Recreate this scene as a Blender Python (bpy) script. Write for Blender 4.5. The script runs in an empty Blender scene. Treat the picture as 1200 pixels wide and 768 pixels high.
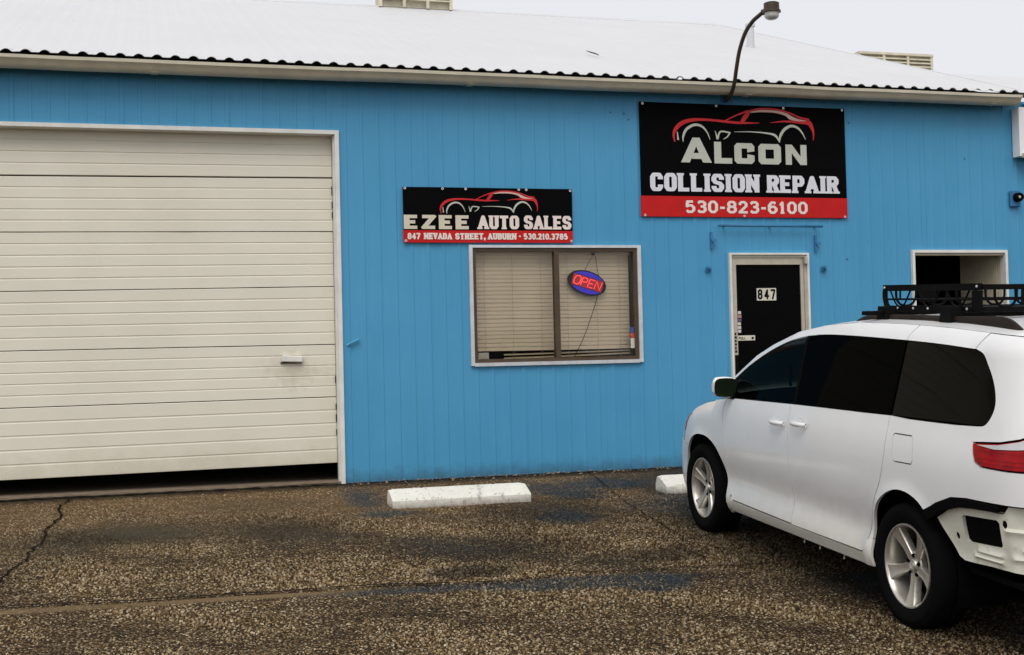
import bpy, bmesh, math, random
from mathutils import Vector, Matrix
from mathutils.geometry import delaunay_2d_cdt
random.seed(7)
C = bpy.context.scene
COL = C.collection
# ------------------------------------------------------------------ camera
cam = bpy.data.cameras.new('camera'); camo = bpy.data.objects.new('camera', cam); COL.objects.link(camo)
cam.sensor_width = 36; cam.lens = 44.66; cam.clip_end = 2000; cam.clip_start = .05
r_, u_, f_ = Vector((.96147, -.27391, -.02341)), Vector((.01580, -.02996, .99943)), Vector((.27445, .96129, .02447))
m = Matrix((( r_[0], u_[0], -f_[0], 0), (r_[1], u_[1], -f_[1], -12.498), (r_[2], u_[2], -f_[2], 1.1834), (0, 0, 0, 1)))
camo.matrix_world = m; C.camera = camo
# ------------------------------------------------------------------ sky and sun (overcast)
W = bpy.data.worlds.new('World'); C.world = W; W.use_nodes = True
wn = W.node_tree.nodes; wl = W.node_tree.links; wn.clear()
sky = wn.new('ShaderNodeTexSky'); sky.sky_type = 'NISHITA'; sky.sun_disc = False
SUN_EL, SUN_AZ = math.radians(52), math.radians(205)       # azimuth from +Y towards +X
sky.sun_elevation = SUN_EL; sky.sun_rotation = SUN_AZ; sky.dust_density = 4; sky.air_density = 1.0
hs = wn.new('ShaderNodeHueSaturation'); hs.inputs['Saturation'].default_value = .12
mixw = wn.new('ShaderNodeMix'); mixw.data_type = 'RGBA'; mixw.inputs[0].default_value = .8
mixw.inputs[7].default_value = (8.8, 8.95, 9.5, 1)          # cloud deck
bg = wn.new('ShaderNodeBackground'); bg.inputs[1].default_value = .1
wo = wn.new('ShaderNodeOutputWorld')
wl.new(sky.outputs[0], hs.inputs['Color']); wl.new(hs.outputs[0], mixw.inputs[6]); wl.new(mixw.outputs[2], bg.inputs[0]); wl.new(bg.outputs[0], wo.inputs[0])
sun = bpy.data.lights.new('sun', 'SUN'); sun.energy = 1.4; sun.angle = math.radians(36); sun.color = (1, .96, .9)
suno = bpy.data.objects.new('sun', sun); COL.objects.link(suno); suno.location = (0, -20, 20)
sd = Vector((math.sin(SUN_AZ) * math.cos(SUN_EL), math.cos(SUN_AZ) * math.cos(SUN_EL), math.sin(SUN_EL)))
suno.rotation_euler = sd.to_track_quat('Z', 'Y').to_euler()
C.view_settings.view_transform = 'Standard'; C.view_settings.look = 'None'; C.view_settings.exposure = .06; C.view_settings.gamma = 1

# ------------------------------------------------------------------ helpers
class MB:
    def __init__(s): s.v = []; s.f = []; s.mi = []; s.cur = 0
    def add(s, vs, fs):
        n = len(s.v); s.v += [tuple(p) for p in vs]; s.f += [tuple(i + n for i in f) for f in fs]; s.mi += [s.cur] * len(fs); return s
    def box(s, x0, x1, y0, y1, z0, z1, M=None):
        vs = [Vector((x, y, z)) for z in (z0, z1) for y in (y0, y1) for x in (x0, x1)]
        if M: vs = [M @ p for p in vs]
        return s.add(vs, [(0, 2, 3, 1), (4, 5, 7, 6), (0, 1, 5, 4), (2, 6, 7, 3), (0, 4, 6, 2), (1, 3, 7, 5)])
    def bev(s, x0, x1, y0, y1, z0, z1, b, M=None):        # chamfered box (all vertical + horizontal edges, 24 verts)
        vs = []; idx = {}
        for ix, X in ((0, (x0, x1)[0]), (1, x1)):
            for iy, Y in ((0, y0), (1, y1)):
                for iz, Z in ((0, z0), (1, z1)):
                    dx = b if ix == 0 else -b; dy = b if iy == 0 else -b; dz = b if iz == 0 else -b
                    for a, p in enumerate(((X, Y + dy, Z + dz), (X + dx, Y, Z + dz), (X + dx, Y + dy, Z))):
                        idx[(ix, iy, iz, a)] = len(vs); vs.append(Vector(p))
        if M: vs = [M @ p for p in vs]
        bm = bmesh.new(); bv = [bm.verts.new(p) for p in vs]; bmesh.ops.convex_hull(bm, input=bv)
        bm.verts.index_update(); s.add([v.co.copy() for v in bm.verts], [[v.index for v in f.verts] for f in bm.faces]); bm.free(); return s
    def tube(s, pts, r, n=8, cap=True, closed=False):
        pts = [Vector(p) for p in pts]; N = len(pts); rs = r if isinstance(r, (list, tuple)) else [r] * N
        vs = []; fs = []; up = None
        for i, p in enumerate(pts):
            a = pts[i - 1] if (i > 0 or closed) else p; b = pts[(i + 1) % N] if (i < N - 1 or closed) else p
            t = (b - a).normalized()
            if up is None:
                up = t.orthogonal().normalized()
            up = (up - t * up.dot(t)).normalized(); w = t.cross(up)
            for k in range(n):
                an = 2 * math.pi * k / n
                vs.append(p + (up * math.cos(an) + w * math.sin(an)) * rs[i])
        for i in range(N if closed else N - 1):
            j = (i + 1) % N
            for k in range(n): fs.append((i * n + k, i * n + (k + 1) % n, j * n + (k + 1) % n, j * n + k))
        if cap and not closed: fs += [tuple(range(n - 1, -1, -1)), tuple(range((N - 1) * n, N * n))]
        return s.add(vs, fs)
    def lathe(s, prof, n=24, M=None, closed=False):         # prof: (r, h), axis Z
        vs = []; fs = []; P = len(prof)
        for k in range(n):
            a = 2 * math.pi * k / n
            for r, h in prof: vs.append(Vector((r * math.cos(a), r * math.sin(a), h)))
        if M: vs = [M @ p for p in vs]
        for k in range(n):
            q = (k + 1) % n
            for i in range(P if closed else P - 1):
                j = (i + 1) % P
                fs.append((k * P + i, q * P + i, q * P + j, k * P + j))
        return s.add(vs, fs)
    def prism(s, poly, y0, y1, M=None):                      # convex/concave polygon in XZ, extruded along Y
        n = len(poly); vs = [Vector((x, y0, z)) for x, z in poly] + [Vector((x, y1, z)) for x, z in poly]
        if M: vs = [M @ p for p in vs]
        return s.add(vs, [tuple(range(n)), tuple(range(2 * n - 1, n - 1, -1))] + [(i, i + n, (i + 1) % n + n, (i + 1) % n) for i in range(n)])
    def grid(s, rows):
        n = len(rows[0]); vs = [p for r in rows for p in r]
        return s.add(vs, [(i * n + j, i * n + j + 1, (i + 1) * n + j + 1, (i + 1) * n + j) for i in range(len(rows) - 1) for j in range(n - 1)])
ORG = {}
def link(name, me, parent=None):
    o = bpy.data.objects.new(name, me); COL.objects.link(o)
    if parent is not None: o.parent = parent
    return o
def org(p): 
    while p is not None:
        if p.name in ORG: return ORG[p.name]
        p = p.parent
    return Vector((0, 0, 0))
def obj(name, mb, mat, parent=None, smooth=False, fix=True, off=None):
    me = bpy.data.meshes.new(name); o_ = org(parent) if off is None else off
    me.from_pydata([(v[0] - o_[0], v[1] - o_[1], v[2] - o_[2]) for v in mb.v], [], mb.f)
    for mm in (mat if isinstance(mat, (list, tuple)) else [mat]): me.materials.append(mm)
    if any(mb.mi): me.polygons.foreach_set('material_index', mb.mi)
    if fix:
        bm = bmesh.new(); bm.from_mesh(me); bmesh.ops.recalc_face_normals(bm, faces=bm.faces)
        if smooth:
            for e in bm.edges:
                if len(e.link_faces) == 2 and e.calc_face_angle(0) > math.radians(smooth if smooth is not True else 35): e.smooth = False
        bm.to_mesh(me); bm.free()
    if smooth: me.polygons.foreach_set('use_smooth', [True] * len(me.polygons))
    me.update()
    return link(name, me, parent)
def tag(o, label=None, cat=None, group=None, kind=None):
    for k, v in (('label', label), ('category', cat), ('group', group), ('kind', kind)):
        if v: o[k] = v
    return o
def thing(name, loc, label, cat, group=None):
    o = bpy.data.objects.new(name, None); o.empty_display_size = .1; COL.objects.link(o); o.location = loc; ORG[o.name] = Vector(loc)
    return tag(o, label, cat, group)
def holder(name, parent):
    o = bpy.data.objects.new(name, None); o.empty_display_size = .1; COL.objects.link(o); o.parent = parent; return o
def catmull(pts, per=6, closed=False):
    P = [Vector(p) for p in pts]; n = len(P); out = []
    for i in range(n if closed else n - 1):
        p0 = P[i - 1] if (i > 0 or closed) else P[0] * 2 - P[1]; p1 = P[i]; p2 = P[(i + 1) % n]; p3 = P[(i + 2) % n] if (i + 2 < n or closed) else p2 * 2 - p1
        for k in range(per):
            t = k / per
            out.append(.5 * ((2 * p1) + (p2 - p0) * t + (2 * p0 - 5 * p1 + 4 * p2 - p3) * t * t + (3 * p1 - p0 - 3 * p2 + p3) * t ** 3))
    if not closed: out.append(P[-1])
    return out
def lerp(xs, ys, x):
    if x <= xs[0]: return ys[0]
    for i in range(len(xs) - 1):
        if x <= xs[i + 1]: return ys[i] + (ys[i + 1] - ys[i]) * (x - xs[i]) / (xs[i + 1] - xs[i])
    return ys[-1]
def sstep(a, b, x):
    t = max(0, min(1, (x - a) / (b - a))); return t * t * (3 - 2 * t)
def inpoly(x, y, poly):
    c = False; j = len(poly) - 1
    for i in range(len(poly)):
        xi, yi = poly[i]; xj, yj = poly[j]
        if (yi > y) != (yj > y) and x < (xj - xi) * (y - yi) / (yj - yi) + xi: c = not c
        j = i
    return c

# ------------------------------------------------------------------ materials
class NT:
    def __init__(s, name):
        s.m = bpy.data.materials.new(name); s.m.use_nodes = True; s.t = s.m.node_tree; s.n = s.t.nodes; s.l = s.t.links
        s.b = s.n['Principled BSDF']; s.out = s.n['Material Output']; s.tc = None
    def obj(s):
        if not s.tc: s.tc = s.n.new('ShaderNodeTexCoord')
        return s.tc.outputs['Object']
    def math(s, op, a, b=None, c=None, clamp=False):
        n = s.n.new('ShaderNodeMath'); n.operation = op; n.use_clamp = clamp
        for i, v in enumerate((a, b, c)):
            if v is None: continue
            if hasattr(v, 'is_output'): s.l.new(v, n.inputs[i])
            else: n.inputs[i].default_value = v
        return n.outputs[0]
    def mapping(s, vec, scale=(1, 1, 1), loc=(0, 0, 0), rot=(0, 0, 0)):
        n = s.n.new('ShaderNodeMapping'); s.l.new(vec, n.inputs[0]); n.inputs['Scale'].default_value = scale; n.inputs['Location'].default_value = loc; n.inputs['Rotation'].default_value = rot
        return n.outputs[0]
    def noise(s, scale, detail=4, rough=.55, vec=None, dist=0):
        n = s.n.new('ShaderNodeTexNoise'); n.inputs['Scale'].default_value = scale; n.inputs['Detail'].default_value = detail; n.inputs['Roughness'].default_value = rough; n.inputs['Distortion'].default_value = dist
        s.l.new(vec or s.obj(), n.inputs['Vector']); return n.outputs['Fac']
    def ramp(s, fac, stops, interp='LINEAR'):
        n = s.n.new('ShaderNodeValToRGB'); n.color_ramp.interpolation = interp
        e = n.color_ramp.elements
        while len(e) < len(stops): e.new(.5)
        for el, (p, col) in zip(e, stops): el.position = p; el.color = (*col, 1) if len(col) == 3 else col
        s.l.new(fac, n.inputs[0]); return n.outputs[0]
    def mr(s, v, a, b, c=0, d=1):
        n = s.n.new('ShaderNodeMapRange'); n.clamp = True; s.l.new(v, n.inputs[0])
        for i, x in enumerate((a, b, c, d)): n.inputs[i + 1].default_value = x
        return n.outputs[0]
    def mix(s, fac, a, b, mode='MIX'):
        n = s.n.new('ShaderNodeMix'); n.data_type = 'RGBA'; n.blend_type = mode
        for i, v in ((0, fac), (6, a), (7, b)):
            if hasattr(v, 'is_output'): s.l.new(v, n.inputs[i])
            else: n.inputs[i].default_value = v if i == 0 else (*v, 1)
        return n.outputs[2]
    def bump(s, h, strength=.3, dist=.01, normal=None):
        n = s.n.new('ShaderNodeBump'); n.inputs['Strength'].default_value = strength; n.inputs['Distance'].default_value = dist
        s.l.new(h, n.inputs['Height'])
        if normal: s.l.new(normal, n.inputs['Normal'])
        return n.outputs[0]
    def set(s, **k):
        nm = {'col': 'Base Color', 'rough': 'Roughness', 'metal': 'Metallic', 'spec': 'Specular IOR Level', 'coat': 'Coat Weight', 'coatr': 'Coat Roughness', 'normal': 'Normal', 'emit': 'Emission Color', 'es': 'Emission Strength', 'trans': 'Transmission Weight', 'alpha': 'Alpha', 'ior': 'IOR'}
        for q, v in k.items():
            i = s.b.inputs[nm[q]]
            if hasattr(v, 'is_output'): s.l.new(v, i)
            elif q in ('col', 'emit'): i.default_value = (*v, 1)
            else: i.default_value = v
        return s
def simple(name, col, rough=.5, metal=0, spec=.5, vary=.12, nscale=6, coat=0, bump=0, bscale=60):
    t = NT(name); f = t.noise(nscale, 5, .6)
    a = tuple(c * (1 - vary) for c in col); b = tuple(min(1, c * (1 + vary)) for c in col)
    t.set(col=t.mix(t.mr(f, .3, .7), a, b), rough=t.mr(t.noise(nscale * 2.3, 3), .2, .8, max(0, rough - .08), min(1, rough + .08)), metal=metal, spec=spec, coat=coat)
    if bump: t.set(normal=t.bump(t.noise(bscale, 4), bump, .004))
    return t.m
M = {}
def build_wall_mat():
    t = NT('blue_painted_steel'); o = t.obj()
    big = t.noise(.8, 5, .6); st = t.noise(1, 4, .6, t.mapping(o, (7, 7, .35)))
    col = t.mix(t.mr(big, .3, .7), (.064, .300, .525), (.080, .335, .565))
    col = t.mix(t.math('MULTIPLY', t.mr(st, .42, .75), .38), col, (.050, .285, .46))
    sp = t.noise(38, 2, .5); col = t.mix(t.math('MULTIPLY', t.mr(sp, .68, .8), .25), col, (.10, .34, .52))
    # splash dirt just above the ground, broken by noise
    sx = t.n.new('ShaderNodeSeparateXYZ'); t.l.new(o, sx.inputs[0])
    dz = t.math('ADD', sx.outputs[2], t.math('MULTIPLY', t.math('SUBTRACT', t.noise(9, 5, .7), .5), -.25))
    col = t.mix(t.math('MULTIPLY', t.mr(dz, .14, -.02), .65), col, (.04, .07, .09))
    t.set(col=col, rough=t.mr(t.noise(5), .3, .7, .42, .6), spec=.35, normal=t.bump(t.noise(3.2, 3, .5, t.mapping(o, (2.2, 1, .5))), .16, .02))
    return t.m
M['wall'] = build_wall_mat()
def build_cream():
    t = NT('cream_door_paint'); o = t.obj(); st = t.noise(1.5, 5, .6, t.mapping(o, (.5, 1, 2.2))); f = t.noise(1.1, 4, .6)
    col = t.mix(t.mr(f, .3, .7), (.70, .665, .545), (.765, .73, .61)); col = t.mix(t.math('MULTIPLY', t.mr(st, .55, .8), .18), col, (.58, .52, .38))
    hx = t.n.new('ShaderNodeSeparateXYZ'); t.l.new(o, hx.inputs[0]); hd = t.math('ADD', t.math('ABSOLUTE', t.math('ADD', hx.outputs[0], .95)), t.math('MULTIPLY', t.math('ABSOLUTE', t.math('SUBTRACT', hx.outputs[2], 1.12)), 1.6))
    hd = t.math('ADD', hd, t.math('MULTIPLY', t.math('SUBTRACT', t.noise(14, 6, .7), .5), .8)); col = t.mix(t.math('MULTIPLY', t.mr(hd, .42, .05), .35), col, (.34, .28, .18))
    lo = t.math('ADD', hx.outputs[2], t.math('MULTIPLY', t.math('SUBTRACT', t.noise(6, 6, .7), .5), -.5)); col = t.mix(t.math('MULTIPLY', t.mr(lo, .42, .12), .4), col, (.42, .35, .23))
    sp = t.noise(45, 3, .6); col = t.mix(t.math('MULTIPLY', t.mr(sp, .70, .78), .3), col, (.3, .24, .16))
    t.set(col=col, rough=.5, spec=.35, normal=t.bump(t.noise(2.2, 3), .12, .02)); return t.m
M['cream'] = build_cream()
M['white'] = simple('white_trim_paint', (.74, .73, .68), .5, vary=.10)
M['gutter'] = simple('beige_gutter_paint', (.60, .55, .42), .45, vary=.1)
def build_roof():
    t = NT('white_roof_coating'); o = t.obj(); f = t.noise(.9, 5, .6); st = t.noise(1.2, 5, .6, t.mapping(o, (4, .35, .35)))
    col = t.mix(t.mr(f, .3, .7), (.60, .60, .605), (.63, .63, .635)); col = t.mix(t.math('MULTIPLY', t.mr(st, .5, .8), .3), col, (.57, .565, .56))
    t.set(col=col, rough=.6, spec=.3); return t.m
M['roof'] = build_roof()
M['dark'] = simple('dark_void_shade', (.006, .006, .005), .9, spec=.03)
M['eaveshade'] = simple('black_eave_shade', (.010, .010, .010), .9, spec=.05)
M['interior'] = simple('dark_interior_wall', (.10, .09, .07), .8, spec=.2)
M['panelbeige'] = simple('beige_inner_panel', (.56, .50, .38), .6, spec=.3, vary=.14, nscale=3)
M['liningcream'] = simple('cream_inner_sheet', (.74, .66, .48), .6, spec=.3, vary=.14, nscale=3)
M['brightwhite'] = simple('bright_white_paint', (.86, .86, .85), .5, vary=.05)
M['concrete'] = simple('worn_concrete', (.20, .15, .10), .85, vary=.3, nscale=9, bump=.3)
M['bronze'] = simple('bronze_window_frame', (.085, .055, .032), .45, metal=.3, vary=.2)
M['alum'] = simple('weathered_aluminium', (.52, .47, .38), .42, metal=.25, vary=.12, nscale=12)
M['silver'] = simple('bright_aluminium_trim', (.66, .67, .68), .35, metal=.5, vary=.12, nscale=10)
M['blackglass'] = simple('black_door_glass', (.003, .003, .003), .12, spec=.02, vary=.1)
M['slat'] = simple('tan_blind_slat', (.90, .78, .58), .5, vary=.06, nscale=3)
M['black'] = simple('black_paint', (.004, .004, .004), .6, spec=.06)
M['signblack'] = simple('black_banner_vinyl', (.0035, .0035, .004), .6, spec=.02)
M['signred'] = simple('red_banner_vinyl', (.55, .010, .010), .45, spec=.2, vary=.07)
M['logored'] = simple('red_emblem_ink', (.60, .025, .03), .45, spec=.2)
M['logopink'] = simple('pale_pink_emblem_ink', (.66, .42, .36), .45, spec=.2)
M['inkwhite'] = simple('white_lettering_ink', (.72, .72, .76), .45, spec=.2, vary=.05)
M['inkgrey'] = simple('warm_grey_lettering_ink', (.52, .53, .45), .45, spec=.2, vary=.05)
M['inkcream'] = simple('cream_lettering_ink', (.66, .60, .47), .45, spec=.2, vary=.06)
M['inkpink'] = simple('pale_lettering_ink', (.82, .70, .64), .45, spec=.2, vary=.05)
M['bluehw'] = simple('blue_painted_hardware', (.03, .16, .34), .5, vary=.2)
M['lampbrown'] = simple('brown_lamp_paint', (.055, .038, .022), .5, metal=.3, vary=.25)
M['lampglass'] = simple('frosted_lamp_glass', (.62, .60, .55), .3, vary=.15, nscale=30)
M['ventbeige'] = simple('beige_vent_metal', (.60, .55, .42), .6, vary=.2)
M['plate'] = simple('pale_plate', (.66, .63, .52), .5, vary=.1)
M['sticker_p'] = simple('pink_sticker', (.45, .22, .24), .5); M['sticker_v'] = simple('violet_sticker', (.14, .08, .2), .5); M['sticker_w'] = simple('white_sticker', (.62, .58, .52), .5)
M['sticker_b'] = simple('blue_sticker', (.04, .09, .3), .5); M['sticker_r'] = simple('red_sticker', (.5, .08, .04), .5)
M['cord'] = simple('dark_cord', (.05, .035, .025), .7)
def build_stop():
    t = NT('white_painted_concrete'); f = t.noise(6, 6, .65)
    col = t.mix(t.mr(f, .35, .7), (.72, .70, .62), (.80, .78, .70)); ch = t.noise(22, 6, .7)
    col = t.mix(t.mr(ch, .585, .66), col, (.30, .25, .17))
    sc_ = t.noise(1, 5, .7, t.mapping(t.obj(), (9, 3, 3))); col = t.mix(t.math('MULTIPLY', t.mr(sc_, .60, .70), .55), col, (.16, .15, .14))
    sx = t.n.new('ShaderNodeSeparateXYZ'); t.l.new(t.obj(), sx.inputs[0])
    dz = t.math('ADD', sx.outputs[2], t.math('MULTIPLY', t.math('SUBTRACT', t.noise(14, 5, .7), .5), -.12))
    col = t.mix(t.math('MULTIPLY', t.mr(dz, .05, -.01), .7), col, (.16, .12, .08))
    t.set(col=col, rough=.75, spec=.3, normal=t.bump(t.noise(50, 5, .7), .35, .01)); return t.m
M['stop'] = build_stop()
def build_pane():
    t = NT('window_pane_glass'); t.n.remove(t.b)
    tr = t.n.new('ShaderNodeBsdfTransparent'); tr.inputs[0].default_value = (.97, .96, .94, 1)
    gl = t.n.new('ShaderNodeBsdfGlossy'); gl.inputs['Roughness'].default_value = .03
    fr = t.n.new('ShaderNodeFresnel'); fr.inputs[0].default_value = 1.33
    mx = t.n.new('ShaderNodeMixShader'); t.l.new(fr.outputs[0], mx.inputs[0]); t.l.new(tr.outputs[0], mx.inputs[1]); t.l.new(gl.outputs[0], mx.inputs[2]); t.l.new(mx.outputs[0], t.out.inputs[0]); return t.m
M['pane'] = build_pane()
def emis(name, col, s, base):
    t = NT(name); n = t.noise(25, 2); t.set(col=base, emit=t.mix(t.mr(n, .3, .7), tuple(c * .8 for c in col), col), es=s, rough=.3); return t.m
M['neonred'] = emis('lit_red_tube', (1, .06, .08), 1.5, (.3, .02, .02)); M['neonblue'] = emis('lit_blue_band', (.03, .004, .8), .55, (.005, .003, .08))
M['redglow'] = emis('lit_red_backing', (.75, .003, .012), .42, (.03, .002, .002))
# vehicle
def build_paint():
    t = NT('white_vehicle_paint'); f = t.noise(2.5, 4, .6); col = t.mix(t.mr(f, .3, .7), (.79, .785, .775), (.83, .825, .815))
    sx = t.n.new('ShaderNodeSeparateXYZ'); t.l.new(t.obj(), sx.inputs[0])
    dz = t.math('ADD', sx.outputs[2], t.math('MULTIPLY', t.math('SUBTRACT', t.noise(7, 6, .7), .5), -.5))
    col = t.mix(t.math('MULTIPLY', t.mr(dz, .66, .20), .6), col, (.54, .48, .35))            # road dirt and warm ground bounce painted onto the lower body
    t.set(col=col, rough=.28, spec=.4, coat=.35, coatr=.06); return t.m
M['paint'] = build_paint()
def build_prime():
    t = NT('exposed_cream_body_metal'); f = t.noise(9, 5, .65); col = t.mix(t.mr(f, .35, .65), (.70, .68, .56), (.78, .76, .66)); g = t.noise(16, 6, .7)
    col = t.mix(t.math('MULTIPLY', t.mr(g, .58, .72), .7), col, (.34, .27, .15)); t.set(col=col, rough=.5, normal=t.bump(t.noise(7, 3), .2, .02)); return t.m
M['prime'] = build_prime()
M['rubber'] = simple('black_tyre_rubber', (.005, .005, .005), .9, spec=.04, bump=.3, bscale=90)
M['vblack'] = simple('black_vehicle_plastic', (.004, .004, .004), .8, spec=.03)
M['rim'] = simple('silver_alloy', (.58, .54, .48), .32, metal=.7, vary=.12, nscale=14)
def build_tint(name, base, spec, rough=.03):
    t = NT(name); n = t.noise(3, 3); t.set(col=t.mix(n, tuple(c * .7 for c in base), base), rough=rough, spec=spec, ior=1.45); return t.m
M['tint'] = build_tint('black_tinted_glass', (.002, .002, .002), .006)
M['tintlite'] = build_tint('smoked_quarter_glass', (.007, .006, .004), .05)
def build_clearauto():
    t = NT('green_tinted_glass'); t.n.remove(t.b)
    tr = t.n.new('ShaderNodeBsdfTransparent'); tr.inputs[0].default_value = (.04, .055, .05, 1)
    gl = t.n.new('ShaderNodeBsdfGlossy'); gl.inputs['Roughness'].default_value = .02
    fr = t.n.new('ShaderNodeFresnel'); fr.inputs[0].default_value = 1.08
    mx = t.n.new('ShaderNodeMixShader'); t.l.new(fr.outputs[0], mx.inputs[0]); t.l.new(tr.outputs[0], mx.inputs[1]); t.l.new(gl.outputs[0], mx.inputs[2]); t.l.new(mx.outputs[0], t.out.inputs[0]); return t.m
M['autoglass'] = build_clearauto()
M['tailred'] = simple('red_lamp_lens', (.34, .004, .007), .2, spec=.15, vary=.3, nscale=20, coat=.08)
M['tailclear'] = simple('clear_lamp_lens', (.60, .58, .58), .12, spec=.5, coat=.5)
M['amber'] = simple('amber_lamp_lens', (.55, .13, .04), .2, coat=.4)
M['railbrown'] = simple('faded_black_roof_rail', (.020, .014, .010), .6, spec=.12, vary=.35)
M['seat'] = simple('grey_seat_cloth', (.05, .055, .05), .9, spec=.1)
M['tagpale'] = simple('pale_green_paper', (.34, .50, .42), .7)
M['clamp'] = simple('pale_clamp_metal', (.36, .33, .24), .5, metal=.3)
M['bolt'] = simple('bright_bolt_metal', (.7, .7, .7), .35, metal=.5)

# ------------------------------------------------------------------ ground
def gz(y):
    d = -y
    if d <= 0: return -.03 if d < -.02 else -.002
    if d <= 14: return -.0775 * d + .0026 * d * d
    return -.0775 * 14 + .0026 * 196 - .006 * (d - 14)
def build_ground_mat(peb=False):
    t = NT('tan_aggregate_pebble' if peb else 'worn_asphalt_aggregate'); o = t.obj(); sx = t.n.new('ShaderNodeSeparateXYZ'); t.l.new(o, sx.inputs[0]); X, Y = sx.outputs[0], sx.outputs[1]
    wob = t.math('MULTIPLY', t.math('SUBTRACT', t.noise(2.2, 5, .65), .5), 1.0)
    fine = t.math('MULTIPLY', t.math('SUBTRACT', t.noise(9, 6, .75), .5), 1.3)
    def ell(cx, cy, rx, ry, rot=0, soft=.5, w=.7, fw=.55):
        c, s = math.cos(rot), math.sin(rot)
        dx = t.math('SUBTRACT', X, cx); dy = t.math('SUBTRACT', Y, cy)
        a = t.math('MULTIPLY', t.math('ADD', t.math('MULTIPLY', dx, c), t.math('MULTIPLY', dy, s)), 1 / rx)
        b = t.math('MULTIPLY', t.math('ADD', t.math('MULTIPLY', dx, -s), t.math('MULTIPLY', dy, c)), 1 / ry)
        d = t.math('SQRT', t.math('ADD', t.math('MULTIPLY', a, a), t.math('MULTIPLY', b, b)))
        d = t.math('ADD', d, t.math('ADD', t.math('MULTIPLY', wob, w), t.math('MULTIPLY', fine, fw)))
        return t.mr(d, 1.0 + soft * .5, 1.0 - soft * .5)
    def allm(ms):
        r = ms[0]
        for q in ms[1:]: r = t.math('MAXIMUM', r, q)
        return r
    # pebbles
    v = t.n.new('ShaderNodeTexVoronoi'); v.inputs['Scale'].default_value = 56; t.l.new(o, v.inputs['Vector'])
    v2 = t.n.new('ShaderNodeTexVoronoi'); v2.inputs['Scale'].default_value = 118; t.l.new(o, v2.inputs['Vector'])
    sc = t.n.new('ShaderNodeSeparateColor'); t.l.new(v.outputs['Color'], sc.inputs[0])
    sc2 = t.n.new('ShaderNodeSeparateColor'); t.l.new(v2.outputs['Color'], sc2.inputs[0])
    stone = t.ramp(sc.outputs[0], [(0, (.08, .048, .022)), (.3, (.23, .140, .062)), (.62, (.42, .275, .130)), (.85, (.62, .46, .25)), (1, (.78, .66, .45))])
    stone2 = t.ramp(sc2.outputs[1], [(0, (.04, .024, .012)), (.4, (.16, .096, .042)), (.8, (.38, .25, .12)), (1, (.58, .43, .24))])
    bind = (.008, .005, .003)
    c1 = t.mix(t.mr(v.outputs['Distance'], .30, .62), stone, bind)
    c2 = t.mix(t.mr(v2.outputs['Distance'], .30, .62), stone2, bind)
    expo = t.mr(sc.outputs[2], .34, .42)                      # some cells carry a big pebble, the rest fines
    col = t.mix(expo, c2, c1)
    if peb:
        gi = t.n.new('ShaderNodeNewGeometry'); ri = gi.outputs['Random Per Island']
        col = t.ramp(ri, [(0, (.07, .042, .02)), (.25, (.20, .125, .058)), (.55, (.42, .29, .145)), (.82, (.66, .50, .29)), (1, (.86, .74, .53))])
        col = t.mix(t.mr(t.noise(160, 2), .3, .7), t.mix(.35, col, (.03, .02, .012)), col)
    # near the building: worn smoother, browner
    smooth_m = t.mr(t.math('ADD', Y, t.math('MULTIPLY', wob, 3.0)), -3.1, -1.0)
    fl = t.mix(t.mr(t.noise(26, 5, .7), .3, .7), (.105, .064, .030), (.165, .106, .054))
    col = t.mix(t.math('MULTIPLY', smooth_m, .5), col, fl)
    near = t.mr(t.math('ADD', Y, t.math('MULTIPLY', wob, .5)), -4.3, -4.7)
    warm = t.mr(t.math('ADD', Y, t.math('MULTIPLY', wob, .5)), -3.4, -4.7)
    if not peb: col = t.mix(t.mr(t.math('ADD', Y, wob), -1.6, -3.2), col, t.mix(.48, col, (.014, .009, .005)))
    ly = t.math('ADD', t.math('ADD', Y, t.math('MULTIPLY', X, .05)), 4.27)
    band = t.mr(t.math('ABSOLUTE', t.math('ADD', ly, t.math('MULTIPLY', fine, .06))), .085, .035)
    band = t.math('MULTIPLY', band, t.mr(X, 1.7, 1.0))
    col = t.mix(t.math('MULTIPLY', band, .72), col, t.mix(t.noise(40, 4), (.17, .11, .055), (.30, .21, .11)))
    tone = t.mr(t.noise(.9, 4, .6), .3, .7, 0.86, 1.22); col = t.mix(1, col, t.n.new('ShaderNodeCombineColor').outputs[0], 'MULTIPLY') if False else col
    mm = t.n.new('ShaderNodeMix'); mm.data_type = 'RGBA'; mm.blend_type = 'MULTIPLY'; mm.inputs[0].default_value = 1
    cc = t.n.new('ShaderNodeCombineColor'); [t.l.new(tone, cc.inputs[i]) for i in range(3)]
    t.l.new(col, mm.inputs[6]); t.l.new(cc.outputs[0], mm.inputs[7]); col = mm.outputs[2]
    # oil and damp stains; those by the van also carry its painted shade
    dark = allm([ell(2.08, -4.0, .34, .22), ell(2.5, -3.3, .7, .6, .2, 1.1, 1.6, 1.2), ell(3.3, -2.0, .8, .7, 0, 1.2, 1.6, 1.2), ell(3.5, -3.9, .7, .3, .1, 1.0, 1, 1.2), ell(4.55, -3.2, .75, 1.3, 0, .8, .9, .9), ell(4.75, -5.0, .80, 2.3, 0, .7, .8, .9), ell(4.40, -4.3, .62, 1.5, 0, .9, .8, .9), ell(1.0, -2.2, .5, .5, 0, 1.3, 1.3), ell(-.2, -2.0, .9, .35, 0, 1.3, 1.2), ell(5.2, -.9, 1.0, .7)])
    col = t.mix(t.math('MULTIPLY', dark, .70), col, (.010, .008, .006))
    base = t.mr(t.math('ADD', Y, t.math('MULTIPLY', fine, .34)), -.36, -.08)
    col = t.mix(t.math('MULTIPLY', t.math('MULTIPLY', base, t.mr(Y, .6, .2)), .92), col, (.006, .006, .006))
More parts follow.
